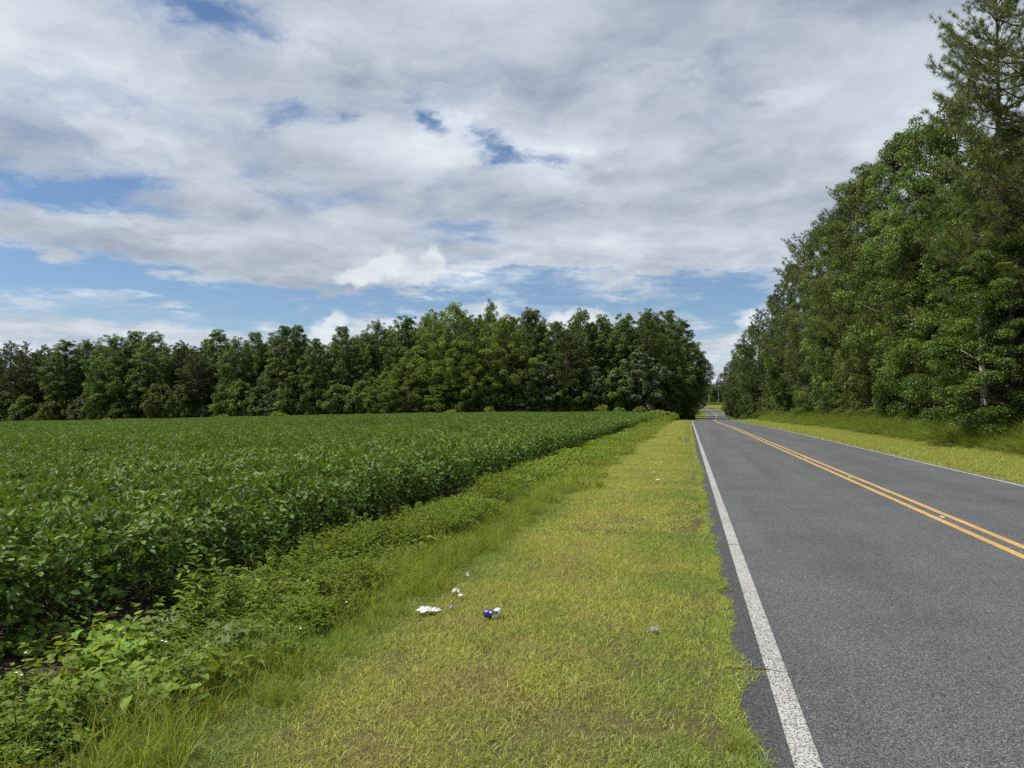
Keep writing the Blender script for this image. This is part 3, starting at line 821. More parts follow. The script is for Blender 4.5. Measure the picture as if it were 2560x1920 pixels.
for px, py, wpx, kd in LOW:
    zc = depth_left(px) - 4.0
    x, y = world_xy(px, zc); g = tz(x, y)
    h = top_height(py, zc) - g; rad = wpx / 2 * zc / FPX * 1.15
    cl[kd] = cl.get(kd, 0) + 1
    proto = {'vine': VINE_S[0], 'grey': GREY if h > 6 else VINE_S[1], 'oak': OAK[cl[kd] % 2]}[kd]
    desc = {'vine': 'vine-hung green thicket', 'grey': 'low tree with greyish leaves', 'oak': 'low yellowish spreading tree'}[kd]
    lab = '%s at the foot of the far wood, %s such from left' % (desc, ORD[cl[kd] - 1])
    isS = proto in VINE_S
    plant_tree({'vine': 'vine_thicket', 'grey': 'grey_leaf_tree', 'oak': 'small_oak_tree'}[kd], proto, (x, y, g - .1), h, rad, prand.uniform(0, 6.28), lab, 'thicket' if kd == 'vine' else 'tree',
               'low growth at the foot of the far wood', ('stem', 'foliage') if isS else ('trunk', 'crown'))
# back rows that close the wood
SILX = [-80, 0, 110, 165, 275, 335, 382, 450, 537, 592, 638, 730, 790, 856, 900, 938, 1015, 1140, 1222, 1312, 1400, 1447, 1502, 1562, 1622, 1674, 1720]
SILY = [852, 853, 862, 850, 836, 825, 829, 851, 824, 842, 828, 811, 843, 812, 826, 801, 790, 762, 770, 768, 798, 770, 788, 788, 772, 772, 805]
for row, dd in enumerate((9, 17, 27)):
    for i, px in enumerate(np.arange(-70, 1715, 48)):
        px = px + prand.uniform(-14, 14) + row * 16
        if px > 1700: continue
        zc = depth_left(px) + dd + prand.uniform(-2, 2)
        x, y = world_xy(px, zc); g = tz(x, y)
        py = np.interp(px, SILX, SILY) + prand.uniform(8, 30) + row * 6
        h = top_height(py, zc) - g
        pn = prand.random() < (.6 if px < 120 else .18)
        p = PINE[i % 3] if pn else GUM[(i + row) % 4]
        plant_tree('background_pine_tree' if pn else 'background_broadleaf_tree', p, (x, y, g - .15), h, prand.uniform(3.2, 4.6), prand.uniform(0, 6.28),
                   ('pine' if pn else 'broadleaf tree') + ' inside the far wood, %s row behind its front trees, %s part' % (ORD[row], 'left' if px < 600 else 'middle' if px < 1150 else 'right'), 'tree', 'trees inside the far wood, %s, row %d, %s' % ('pines' if pn else 'broadleaf', row + 1, 'left' if px < 600 else 'middle' if px < 1150 else 'right'))
# low undergrowth along the wood's foot
k = 0
for px in np.arange(-40, 1690, 24):
    px = px + prand.uniform(-9, 9)
    zc = depth_left(px) - 3.5 + prand.uniform(-1.5, 4)
    x, y = world_xy(px, zc); g = tz(x, y)
    plant_tree('undergrowth_bush', SHRUB[k % 3], (x, y, g - .1), prand.uniform(1.6, 4.2), prand.uniform(1.3, 2.4), prand.uniform(0, 6.28),
               'low green bush shaded at the foot of the far wood, in its %s third' % ('left' if px < 560 else 'middle' if px < 1120 else 'right'), 'bush', 'bushes along the foot of the far wood, ' + ('left' if px < 560 else 'middle' if px < 1120 else 'right'), ('stem', 'foliage'))
    k += 1
# tall weeds at the field's far corner and a few that stand above the beans at its far edge
BW = [(1610, 93, 1.2, .9), (1628, 97, 1.5, 1.1), (1645, 101, 1.7, 1.2), (1660, 104, 1.6, 1.2), (1672, 108, 1.5, 1.1), (1684, 112, 1.2, 1.0), (1600, 86, 1.0, .8), (1592, 80, .9, .8), (1640, 90, 1.0, .8)]
for i, (px, zc, h, rad) in enumerate(BW):
    x, y = world_xy(px, zc)
    plant_tree('tall_weed', BRIGHT[i % 2], (x, y, tz(x, y) - .05), h, rad, prand.uniform(0, 6.28), 'bright green tall weed clump at the far corner of the field beside the road',
               'weed', 'bright weeds at the far field corner', ('stem', 'foliage'))
for i, (px, h) in enumerate([(560, 1.8), (690, 2.0), (705, 1.6), (1225, 2.0), (1508, 2.2), (1548, 1.7), (1600, 2.0), (270, 1.7), (1130, 1.5)]):
    zc = depth_left(px) - 9; x, y = world_xy(px, zc)
    plant_tree('tall_weed', BRIGHT[i % 2], (x, y, tz(x, y) - .05), h, 1.1, prand.uniform(0, 6.28), 'light green weed clump above the beans, %s from left at the far edge' % ORD[sorted([560, 690, 705, 1225, 1508, 1548, 1600, 270, 1130]).index(px)],
               'weed', 'weed clumps along the far edge of the field', ('stem', 'foliage'))

# ---- beside the road past the crest, left side
def at_left(px, zc, h, rad, proto, nm, lab, cat='tree', grp=None, parts=('trunk', 'crown')):
    x, y = world_xy(px, zc)
    return plant_tree(nm, proto, (x, y, tz(x, y) - .15), h, rad, prand.uniform(0, 6.28), lab, cat, grp, parts)
at_left(1731, 206, 22.5, 5.4, BIG, 'broadleaf_tree', 'big dark broadleaf tree leaning out over the road past the crest')
at_left(1692, 168, 20.5, 5.0, GUM[2], 'sweetgum_tree', 'tall broadleaf tree at the road end of the far wood')
at_left(1706, 186, 20.5, 4.8, GUM[1], 'sweetgum_tree', 'tall broadleaf tree behind the roadside bush past the crest')
at_left(1732, 235, 18, 4.6, HIGH, 'sweetgum_tree', 'lower broadleaf tree hugging the road just before the bend')
at_left(1744, 288, 14, 4.2, HIGH, 'small_oak_tree', 'small sunlit tree in front of the bend, right end of the far wood')
for i, (px, zc) in enumerate([(1690, 215), (1700, 275)]):
    at_left(px, zc, 20, 5, GUM[i % 4], 'background_broadleaf_tree', 'broadleaf tree behind the roadside end of the far wood, past the crest', 'tree', 'trees behind the roadside end of the far wood')
at_left(1757, 322, 13, 2.3, DARK, 'dark_evergreen_tree', 'dark drooping evergreen at the inside of the road bend')
at_left(1712, 152, 3.9, 2.0, SHRUB[2], 'roadside_bush', 'round dark green bush beside the road at the crest', 'bush', None, ('stem', 'foliage'))
at_left(1724, 163, 3.2, 1.6, SHRUB[0], 'roadside_bush', 'smaller dark bush right behind the round bush at the crest', 'bush', None, ('stem', 'foliage'))
at_left(1697, 148, 3.0, 1.8, SHRUB[1], 'roadside_bush', 'low bush between the bright field weeds and the round crest bush', 'bush', None, ('stem', 'foliage'))

# ---- wood on the right of the road
def wood_right(Y): return float(road_x(min(Y, 329)) + np.interp(Y, [0, 120, 170, 230, 300], [10.3, 10.0, 8.2, 6.6, 6.0]))
def px_to_Y(px, X):
    zc = FPX * X / (.9707 * (px - 1719)); return (zc + X * SN) / CS
RIGHT = [(2590, -330, 'pine', 13.6), (2525, -120, 'pine', 14.2), (2395, 225, 'gum', 14.6), (2345, 300, 'gum', 13.4), (2292, 292, 'gum', 14.4), (2240, 335, 'gum', 14.8), (2183, 392, 'gum', 14.2), (2148, 440, 'gum', 14.8),
         (2126, 474, 'pine', 14.0), (2096, 515, 'gum', 14.2), (2056, 555, 'gum', 14.2), (2022, 590, 'pine', 14.0), (1986, 652, 'gum', 14.0), (1958, 700, 'pine', 13.8), (1930, 738, 'pine', 14.0), (1899, 775, 'pine', 13.8),
         (1878, 812, 'gum', 13.6), (1862, 838, 'pine', 13.8), (1850, 858, 'gum', 13.8)]
cr = {}
for i, (px, py, kd, X) in enumerate(RIGHT):
    Y = px_to_Y(px, X); zc = Y * CS - X * SN
    near = zc < 95
    g = tz(X, Y); h = top_height(py, zc) - g
    cr[kd] = cr.get(kd, 0) + 1
    proto = (PINE_N if near else PINE) if kd == 'pine' else (GUM_N if near else GUM)
    p = proto[(cr[kd] + i) % len(proto)]
    rad = (prand.uniform(4.0, 4.8) if kd == 'pine' else prand.uniform(3.6, 4.4)) * min(1.0, h / 20) * (.76 if i < 2 else 1)
    desc = 'tall green pine' if kd == 'pine' else 'leafy broadleaf tree'
    lab = '%s, %s of its kind along the roadside wood, counted from the camera' % (desc, ORD[cr[kd] - 1])
    plant_tree('pine_tree' if kd == 'pine' else 'sweetgum_tree', p, (X, Y, g - .15), h + .15, rad, prand.uniform(0, 6.28), lab, 'tree', 'front trees of the roadside wood')
for i, (px, py, X, kd, lab) in enumerate([(2540, 560, 12.9, 'gum', 'half-height broadleaf tree at the right edge of the picture, before the tall pines'), (2420, 560, 15.6, 'gum', 'half-height broadleaf tree just behind the pale bare trunk'),
                                  (2330, 560, 13.2, 'pine', 'short pine among the nearest roadside broadleaf trees'), (2500, 300, 14.4, 'gum', 'tall broadleaf tree behind the nearest roadside pine'), (2200, 640, 13.0, 'pine', 'short pine farther along the roadside wood edge')]):
    Y = px_to_Y(px, X); zc = Y * CS - X * SN; g = tz(X, Y); h = top_height(py, zc) - g
    plant_tree('pine_tree' if kd == 'pine' else 'sweetgum_tree', (PINE_N if kd == 'pine' else GUM_N)[i % 2], (X, Y, g - .15), h, 3.4, prand.uniform(0, 6.28), lab, 'tree', 'front trees of the roadside wood')
# rows behind
i = 0
for row, dx in enumerate((4.5, 9.0, 14.5)):
    Y = 20.0 + row * 3
    while Y < 240:
        X = wood_right(Y) + 3.0 + dx + prand.uniform(-1, 1)
        if row == 0 or X < .42 * Y + 8:
            near = Y < 80
            pn = prand.random() < .45
            p = (PINE_N if near else PINE)[i % 2] if pn else (GUM_N if near else GUM)[i % 3]
            plant_tree('inner_pine_tree' if pn else 'inner_broadleaf_tree', p, (X, Y, tz(X, Y) - .15), prand.uniform(16.5, 19.5) * (1 if Y < 150 else .95), prand.uniform(3.3, 4.4), prand.uniform(0, 6.28),
                       ('pine' if pn else 'broadleaf tree') + ' standing inside the roadside wood, %s row behind its front trees' % ORD[row], 'tree', 'trees inside the roadside wood, %s, %s row' % ('pines' if pn else 'broadleaf', ORD[row]))
            i += 1
        Y += prand.uniform(4.5, 6.5) * (1 + Y / 260)
# lower layer of the wood edge: small trees
i = 0; Y = 24.0
while Y < 225:
    X = wood_right(Y) + prand.uniform(.5, 2.2)
    near = Y < 90
    p = (GUM_N if near else GUM)[i % 3]
    plant_tree('young_broadleaf_tree', p, (X, Y, tz(X, Y) - .1), prand.uniform(6, 11.5), prand.uniform(2.2, 3.2), prand.uniform(0, 6.28),
               'young broadleaf tree, %s along the edge of the roadside wood from the camera' % ORD[i], 'tree', 'young trees along the edge of the roadside wood')
    Y += prand.uniform(3.4, 5.4) * (1 + Y / 200); i += 1
# undergrowth bushes along the wood edge
i = 0; Y = 20.0
while Y < 235:
    for k in range(2):
        X = wood_right(Y) + (-.7 if k == 0 else .6) + prand.uniform(-.6, .6)
        near = Y < 70
        plant_tree('wood_edge_bush', (SHRUB_N if near else SHRUB)[(i + k) % 3], (X, Y + prand.uniform(-1, 1), tz(X, Y) - .08), prand.uniform(1.0, 1.9) * (1.7 if k else 1), prand.uniform(1.0, 1.6) * (1.25 if k else 1), prand.uniform(0, 6.28),
                   ['low leafy bush standing in the tall grass before the roadside wood', 'taller leafy bush tucked under the first trees of the roadside wood'][k] + (', nearer half' if Y < 80 else ', farther half'), 'bush',
                   ['low bushes before the roadside wood', 'taller bushes under the roadside wood'][k] + (', near' if Y < 80 else ', far'), ('stem', 'foliage'))
    i += 1
    Y += prand.uniform(1.9, 2.9) * (1 + Y / 120)
# mossy grey tree and its companions near the bend
def at_px(px, zc, h, rad, proto, nm, lab, cat='tree', grp=None, parts=('trunk', 'crown')):
    x, y = world_xy(px, zc)
    return plant_tree(nm, proto, (x, y, tz(x, y) - .15), h, rad, prand.uniform(0, 6.28), lab, cat, grp, parts)
at_px(1845, 236, 20, 5.6, MOSSY, 'mossy_oak_tree', 'grey tree hung with moss at the far end of the roadside wood')
at_px(1842, 215, 9.5, 3.6, VINE_S[0], 'vine_thicket', 'dense green thicket below the grey moss-hung tree', 'thicket', None, ('stem', 'foliage'))
at_px(1830, 228, 6.5, 2.8, VINE_S[0], 'vine_thicket', 'low thicket at the verge in front of the grey moss-hung tree', 'thicket', None, ('stem', 'foliage'))
at_px(1858, 200, 12, 3.6, GUM[0], 'sweetgum_tree', 'mid-height broadleaf tree beside the grey moss-hung tree')
# pale bare trunk near the right edge
def snag():
    r = np.random.default_rng(91); mb = MB()
    z = np.linspace(0, 6.4, 12); sx = np.cumsum(r.normal(0, .035, 12)); sy = np.cumsum(r.normal(0, .035, 12))
    add_tube(mb, np.stack([sx, sy, z], 1), np.linspace(.17, .10, 12) * r.uniform(.9, 1.12, 12), 9)
    br = MB()
    for zz, a, ln in ((3.6, 2.6, .8), (4.6, .4, .9), (5.5, 3.4, .7), (2.2, 3.0, .5)):
        b0 = np.array([np.interp(zz, z, sx), np.interp(zz, z, sy), zz]); e = b0 + np.array([math.cos(a) * ln, math.sin(a) * ln, ln * .6])
        add_tube(br, [b0, (b0 + e) / 2 + [0, 0, -.05], e], [.05, .03, .012], 5)
    x, y = world_xy(2464, 30.0)
    e = empty('bare_trunk', (x, y, tz(x, y) - .1))
    mesh_obj('trunk', mb.mesh('trunk', M['bark_pale'], True), e)
    mesh_obj('branch_stubs', br.mesh('branch_stubs', M['bark_pale'], True), e)
    tag(e, 'pale bare broken trunk among the dark trees near the right edge', 'dead tree')
snag()

# ================================================================== ground vegetation (instanced stuff)
def scatter(name, pts, rz, scl, idx, protos, label, tilt=None, kind='stuff'):
    """one point mesh whose points carry instances of the prototype meshes"""
    col = bpy.data.collections.new(name + '_kinds')
    for i, me in enumerate(protos):
        o = bpy.data.objects.new('%s_kind_%02d' % (name, i), me); col.objects.link(o)
    me = bpy.data.meshes.new(name)
    n = len(pts)
    me.vertices.add(n); me.vertices.foreach_set('co', np.asarray(pts, np.float32).ravel())
    a = me.attributes.new('rot', 'FLOAT_VECTOR', 'POINT')
    rot = np.zeros((n, 3), np.float32); rot[:, 2] = rz
    if tilt is not None: rot[:, :2] = tilt
    a.data.foreach_set('vector', rot.ravel())
    a = me.attributes.new('scl', 'FLOAT_VECTOR', 'POINT')
    s = np.asarray(scl, np.float32); s = np.repeat(s[:, None], 3, 1) if s.ndim == 1 else s
    a.data.foreach_set('vector', np.ascontiguousarray(s).ravel())
    a = me.attributes.new('pick', 'INT', 'POINT'); a.data.foreach_set('value', np.asarray(idx, np.int32))
    me.update()
    o = mesh_obj(name, me)
    ng = bpy.data.node_groups.new(name, 'GeometryNodeTree')
    ng.interface.new_socket('Geometry', in_out='INPUT', socket_type='NodeSocketGeometry')
    ng.interface.new_socket('Geometry', in_out='OUTPUT', socket_type='NodeSocketGeometry')
    N, Lk = ng.nodes, ng.links
    gi = N.new('NodeGroupInput'); go = N.new('NodeGroupOutput')
    iop = N.new('GeometryNodeInstanceOnPoints'); ci = N.new('GeometryNodeCollectionInfo')
    ci.inputs[0].default_value = col; ci.inputs[1].default_value = True; ci.inputs[2].default_value = True
    def attr(nm, tp):
        q = N.new('GeometryNodeInputNamedAttribute'); q.data_type = tp; q.inputs[0].default_value = nm; return q.outputs[0]
    e2r = N.new('FunctionNodeEulerToRotation')
    Lk.new(attr('rot', 'FLOAT_VECTOR'), e2r.inputs[0])
    Lk.new(gi.outputs[0], iop.inputs['Points']); Lk.new(ci.outputs[0], iop.inputs['Instance'])
    iop.inputs['Pick Instance'].default_value = True
    Lk.new(attr('pick', 'INT'), iop.inputs['Instance Index'])
    Lk.new(e2r.outputs[0], iop.inputs['Rotation']); Lk.new(attr('scl', 'FLOAT_VECTOR'), iop.inputs['Scale'])
    Lk.new(iop.outputs[0], go.inputs[0])
    md = o.modifiers.new('scatter', 'NODES'); md.node_group = ng
    return tag(o, label, None, None, kind)

def jitter_grid(x0, x1, y0, y1, st, j=.45):
    xs = np.arange(x0, x1, st) + st / 2; ys = np.arange(y0, y1, st) + st / 2
    X, Y = np.meshgrid(xs, ys)
    X = X + rng.uniform(-j, j, X.shape) * st; Y = Y + rng.uniform(-j, j, Y.shape) * st
    return X.ravel(), Y.ravel()

def lay(X, Y, dz=0.0): return np.stack([X, Y, terrain(X, Y) + dz], 1)

def disc(n, rad, r):
    a = r.uniform(0, 2 * PI, n); q = rad * np.sqrt(r.uniform(0, 1, n))
    return np.stack([np.cos(a) * q, np.sin(a) * q, np.zeros(n)], 1)

def grass_patch(seed, rad, n, h0, h1, w, mat, lean=.5, long_frac=.08, long_mul=1.9, lay_frac=.0, tuft=0.0):
    r = np.random.default_rng(seed); mb = MB()
    C = disc(n, rad, r)
    if tuft > 0:
        k = max(3, int(n * tuft)); cc = disc(k, rad, r); pick = r.integers(0, k, n)
        C = cc[pick] + r.normal(0, rad * .05, (n, 3)) * [1, 1, 0]
    C[:, 2] = -.01
    A = unit(np.concatenate([r.normal(0, lean, (n, 2)), np.ones((n, 1))], 1))
    bend = unit(np.concatenate([r.normal(0, 1, (n, 2)), r.normal(-.5, .3, (n, 1))], 1))
    Lh = r.uniform(h0, h1, n); lg = r.uniform(0, 1, n) < long_frac; Lh[lg] *= long_mul
    if lay_frac:
        ly = r.uniform(0, 1, n) < lay_frac; A[ly, 2] = .25; A = unit(A)
    add_blades(mb, C, A, bend, Lh, w * r.uniform(.6, 1.3, n), np.clip(r.normal(.42, .30, n), 0, 1))
    return mb.mesh('grass_patch', M[mat])

def pick(n, k): return rng.integers(0, k, n)

# ---- mown verge beside the field
def edge_jit(Y): return .045 * vnoise(Y * 1.6, Y * .4, 77) + .05 * vnoise(Y * 5.5, Y * .3, 78)
P0 = [grass_patch(100 + i, .26, 640, .025, .075, .0038, 'mown', .55, .05, 1.6, .18) for i in range(7)]
X, Y = jitter_grid(-3.3, .12, -.6, 9.0, .20)
keep = (X < .07 + edge_jit(Y)) & (X > -3.1); X, Y = X[keep], Y[keep]
# worn bare spots
bare = vnoise(X * 3.2, Y * 3.2, 41) + .5 * np.exp(-((X + .9) / .7) ** 2) > np.where(Y < 5.2, 1.02, 1.35)
X, Y = X[~bare], Y[~bare]
scatter('mown_grass', lay(X, Y), rng.uniform(0, 6.28, len(X)), rng.uniform(.75, 1.15, len(X)), pick(len(X), 7), P0, 'short yellow-green mown grass on the verge close to the camera')
P1 = [grass_patch(120 + i, .42, 760, .03, .075, .007, 'mown', .6, .05, 1.8, .2) for i in range(6)]
X, Y = jitter_grid(-3.3, .0, 8.6, 34, .36)
keep = X < -.09 + edge_jit(Y); X, Y = X[keep], Y[keep]
scatter('mown_grass', lay(X, Y), rng.uniform(0, 6.28, len(X)), rng.uniform(.8, 1.15, len(X)), pick(len(X), 6), P1, 'short yellow-green mown grass on the verge further along')
P2 = [grass_patch(140 + i, .75, 700, .05, .11, .018, 'mown', .5, .06, 1.7) for i in range(5)]
X, Y = jitter_grid(-3.2, -.1, 33, 150, .62)
X = X + (road_x(Y) - 3.69)
X2, Y2 = jitter_grid(-5.0, -.3, 150, 325, 1.0); X2 = X2 + (road_x(Y2) - 3.69)
X3, Y3 = jitter_grid(7.85, 13.5, 85, 325, .9); X3 = X3 + (road_x(Y3) - 3.69)
keep = (X - (road_x(Y) - 3.69)) < -.42; X, Y = X[keep], Y[keep]
X = np.concatenate([X, X2, X3]); Y = np.concatenate([Y, Y2, Y3])
scatter('mown_grass', lay(X, Y), rng.uniform(0, 6.28, len(X)), rng.uniform(.8, 1.2, len(X)), pick(len(X), 5), P2, 'short verge grass far down both sides of the road')
# right-hand verge
X, Y = jitter_grid(7.0, 11.4, 10, 86, .40)
keep = X > 7.42 + edge_jit(Y); X, Y = X[keep], Y[keep]
P1r = [grass_patch(160 + i, .42, 620, .05, .13, .007, 'mown', .5, .08, 1.8, .1) for i in range(5)]
scatter('mown_grass', lay(X, Y), rng.uniform(0, 6.28, len(X)), rng.uniform(.8, 1.15, len(X)), pick(len(X), 5), P1r, 'yellow-green grass strip between the road and the roadside wood')
# ragged grass edges along the asphalt
PE = [grass_patch(180 + i, .07, 150, .02, .06, .0036, 'mown', .8, .1, 1.8, .3) for i in range(5)]
Y = np.concatenate([np.arange(0, 9, .035), np.arange(9, 22, .07)]); Y = Y + rng.uniform(-.03, .03, len(Y)); X = .235 + edge_jit(Y) * 1.3 + rng.normal(0, .02, len(Y))
Z = np.maximum(terrain(X, Y), 0.0)
scatter('edge_grass', np.stack([X, Y, Z], 1), rng.uniform(0, 6.28, len(X)), rng.uniform(.6, 1.3, len(X)), pick(len(X), 5), PE, 'grass creeping over the broken edge of the asphalt')
PEf = [grass_patch(190 + i, .11, 60, .04, .085, .010, 'mown', .8, .1, 1.8, .3) for i in range(4)]
Y = np.concatenate([np.arange(20, 120, .22), np.arange(12, 120, .22)]); side = np.arange(len(Y)) < len(np.arange(20, 120, .22))
X = np.where(side, .20, 7.10) + (road_x(Y) - 3.69) + rng.normal(0, .035, len(Y))
Z = np.maximum(terrain(X, Y), z_road(Y))
scatter('edge_grass', np.stack([X, Y, Z], 1), rng.uniform(0, 6.28, len(X)), rng.uniform(.6, 1.3, len(X)), pick(len(X), 4), PEf, 'grass creeping over the asphalt edges further along')
# grass that has rooted in the cracks
PC = [grass_patch(195 + i, .03, 40, .014, .036, .0036, 'mown', 1.4, .1, 1.6, .7) for i in range(3)]
pts = []
for (y, a, c, w) in CRACKS[:5]:
    for k in range(26): pts.append((a - .05 + rng.beta(1, 1.8) * (c - a) * (.75 if y < 6 else .9), y + rng.normal(0, .010), .006))
pts = np.array(pts)
scatter('crack_grass', pts, rng.uniform(0, 6.28, len(pts)), rng.uniform(.5, 1.1, len(pts)), pick(len(pts), 3), PC, 'dry grass rooted in the cracks of the asphalt edge')

# ---- taller grass towards the ditch
PT = [grass_patch(200 + i, .22, 190, .12, .36, .0040, 'reed', .35, .15, 1.2, 0, .12) for i in range(6)]
X, Y = jitter_grid(-3.4, -1.75, 1.6, 14, .16)
dens = smooth(-X, 1.95, 2.45) * (.65 + .5 * vnoise(X * 1.3, Y * 1.3, 61)) * (1 - .9 * smooth(-X, 2.80, 3.08))
keep = rng.uniform(0, 1, len(X)) < dens; X, Y = X[keep], Y[keep]
scatter('tall_grass', lay(X, Y), rng.uniform(0, 6.28, len(X)), rng.uniform(.6, 1.2, len(X)) * (.55 + .45 * smooth(-X, 1.9, 2.6)), pick(len(X), 6), PT, 'longer green grass between the mown verge and the weedy ditch')
PT2 = [grass_patch(210 + i, .5, 260, .14, .36, .011, 'reed', .35, .12, 1.4, 0, .15) for i in range(5)]
X, Y = jitter_grid(-4.0, -1.9, 13.5, 110, .42)
dens = smooth(-X, 2.0, 2.6) * (.6 + .5 * vnoise(X * .9, Y * .9, 62))
keep = rng.uniform(0, 1, len(X)) < dens; X, Y = X[keep], Y[keep]
scatter('tall_grass', lay(X, Y), rng.uniform(0, 6.28, len(X)), rng.uniform(.6, 1.15, len(X)), pick(len(X), 5), PT2, 'longer green grass along the ditch further down the verge')
# single upright tufts on the verge
TUFT = [grass_patch(220 + i, .09, 70, .14, .34, .004, 'reed', .22, .2, 1.3) for i in range(3)]
for i, (px, py, s, lab) in enumerate([(1185, 1330, 1.2, 'tall dark grass tuft standing up beside the weedy strip'), (1755, 1270, .8, 'dark grass tuft beside the asphalt edge, farther from the camera'), (1830, 1860, .55, 'grass tuft beside the asphalt edge close to the camera'),
                                      (1210, 1620, .30, 'small dark grass tuft below the crushed cans'), (560, 1640, .9, 'long-bladed grass tuft at the edge of the weeds'), (640, 1560, .8, 'second long-bladed grass tuft at the edge of the weeds')]):
    zc = FPX * EYE / (py - 1020); x, y = world_xy(px, zc)
    o = mesh_obj('grass_tuft', TUFT[i % 3], None, (x, y, tz(x, y))); o.scale = (s * 1.2, s * 1.2, s)
    o.rotation_euler[2] = i * 1.3
    tag(o, lab, 'grass tuft', 'upright grass tufts on the verge')
# tall reeds and grass before the roadside wood
PR = [grass_patch(230 + i, .5, 320, .60, 1.55, .014, 'rank', .50, .10, 1.2, .08, .2) for i in range(6)]
X, Y = jitter_grid(10.6, 15.2, 14, 120, .42)
off = X - (road_x(Y) - 3.69)
dens = smooth(off, 10.6, 11.8) * (.85 - .35 * smooth(off, 13.2, 15.2))
keep = rng.uniform(0, 1, len(X)) < dens; X, Y, off = X[keep], Y[keep], off[keep]
scatter('tall_reeds', lay(X, Y), rng.uniform(0, 6.28, len(X)), np.stack([np.ones(len(X)), np.ones(len(X)), (.35 + .75 * smooth(off, 10.6, 12.6)) * rng.uniform(.6, 1.15, len(X))], 1), pick(len(X), 6), PR, 'tall rank grass leaning along the foot of the roadside wood')

# ---- weedy ditch strip
def weed_patch(seed, kind, rad):
    r = np.random.default_rng(seed); mb = MB()
    if kind == 'bushy':
        ns = int(46 * (rad / .25) ** 2); base = disc(ns, rad, r)
        hh = r.uniform(.10, .34, ns)
        for k in range(ns):
            d = unit(np.array([r.normal(0, .35), r.normal(0, .35), 1.0])); nl = int(9 + hh[k] * 30)
            s = np.sort(r.uniform(.2, 1, nl))[:, None]
            P = base[k] + d * hh[k] * s
            a = r.uniform(0, 6.28) + np.arange(nl) * 2.4
            al = unit(np.stack([np.cos(a), np.sin(a), r.normal(.15, .3, nl)], 1))
            nr = unit(np.stack([-.4 * np.cos(a), -.4 * np.sin(a), np.ones(nl)], 1) + r.normal(0, .25, (nl, 3)))
            L = r.uniform(.028, .055, nl)
            add_leaves(mb, LEAF4, P, al, nr, L, L * .46, np.clip(r.normal(.35, .18, nl) + .3 * (s[:, 0] - .5), 0, 1))
            add_tube(mb, [base[k], base[k] + d * hh[k]], [.0025, .001], 3, .3, 1)
        return mb.mesh('weed_patch', [M['weed'], M['wood_stem']])
    tpl, mat, n, L0, L1, asp = {'heart': (HEART, 'vine', 60, .045, .085, .95), 'lobed': (LOBED, 'lobed', 60, .05, .09, .95), 'broad': (OVATE, 'weed', 55, .06, .11, .62)}[kind]
    n = int(n * (rad / .25) ** 2)
    C = disc(n, rad, r); C[:, 2] = r.uniform(.04, .20, n) + .06 * np.sin(C[:, 0] * 14)
    a = r.uniform(0, 6.28, n)
    al = unit(np.stack([np.cos(a), np.sin(a), r.normal(-.15, .25, n)], 1)); nr = unit(np.array([0, 0, 1.]) + r.normal(0, .38, (n, 3)))
    L = r.uniform(L0, L1, n)
    add_leaves(mb, tpl, C, al, nr, L, L * asp, np.clip(r.normal(.5, .22, n), 0, 1))
    for k in range(0, n, 2): add_tube(mb, [C[k] * [.9, .9, 0], C[k]], [.0018, .0012], 3, .3, 1)
    return mb.mesh('weed_patch', [M[mat], M['wood_stem']])
WP = [weed_patch(300 + i, 'bushy', .25) for i in range(5)] + [weed_patch(310, 'heart', .25), weed_patch(311, 'heart', .25), weed_patch(312, 'lobed', .25), weed_patch(313, 'broad', .25)]
X, Y = jitter_grid(-4.6, -2.35, 1.2, 16, .155)
wl = -2.84 - .22 * smooth(Y, 8, 16) + .20 * vnoise(X * .9, Y * .9, 63)
bare = (X < -3.75) & (vnoise(X * 1.5 + 3, Y * .8, 64) > .42)
keep = (X < wl) & ~bare & (rng.uniform(0, 1, len(X)) < np.where(X < -3.85, .16, .95)); X, Y = X[keep], Y[keep]
u = vnoise(X * 1.1, Y * 1.1, 65) + rng.normal(0, .25, len(X)) - .6 * (X < -3.85)
idx = np.where(u > -.35, rng.integers(0, 5, len(X)), np.where(u > -.62, 7 + rng.integers(0, 2, len(X)), 5 + rng.integers(0, 2, len(X))))
mound = (.90 + .70 * np.clip(vnoise(X * 1.6, Y * 1.6, 66), -.6, 1)) * (1 - .45 * smooth(-X, 3.9, 4.3))
tl = rng.normal(0, .14, (len(X), 2))
scatter('weed_cover', lay(X, Y), rng.uniform(0, 6.28, len(X)), np.stack([rng.uniform(.8, 1.15, len(X)), rng.uniform(.8, 1.15, len(X)), mound * 1.15], 1), idx, WP, 'tangle of small-leaved weeds and vines in the ditch beside the field', tl)
def weed_far(seed):
    r = np.random.default_rng(seed); mb = MB(); n = 900; rad = .6
    C = disc(n, rad, r); C[:, 2] = r.uniform(.02, .36, n) * (1 - .5 * (np.hypot(C[:, 0], C[:, 1]) / rad) ** 2)
    nr = unit(np.array([0, 0, 1.]) + r.normal(0, .55, (n, 3))); al = unit(np.cross(nr, r.normal(0, 1, (n, 3))))
    L = r.uniform(.06, .11, n)
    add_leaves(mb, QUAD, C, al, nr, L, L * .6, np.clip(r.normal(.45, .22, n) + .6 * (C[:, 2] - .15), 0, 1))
    return mb.mesh('weed_patch', M['weed'])
WF = [weed_far(320 + i) for i in range(4)]
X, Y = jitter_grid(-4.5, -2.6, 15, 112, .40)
wl = -3.12 + .22 * vnoise(X * .8, Y * .8, 63) + .5 * smooth(Y, 60, 100); keep = (X < wl) & ((X > -3.95) | (Y > 60)); X, Y = X[keep], Y[keep]
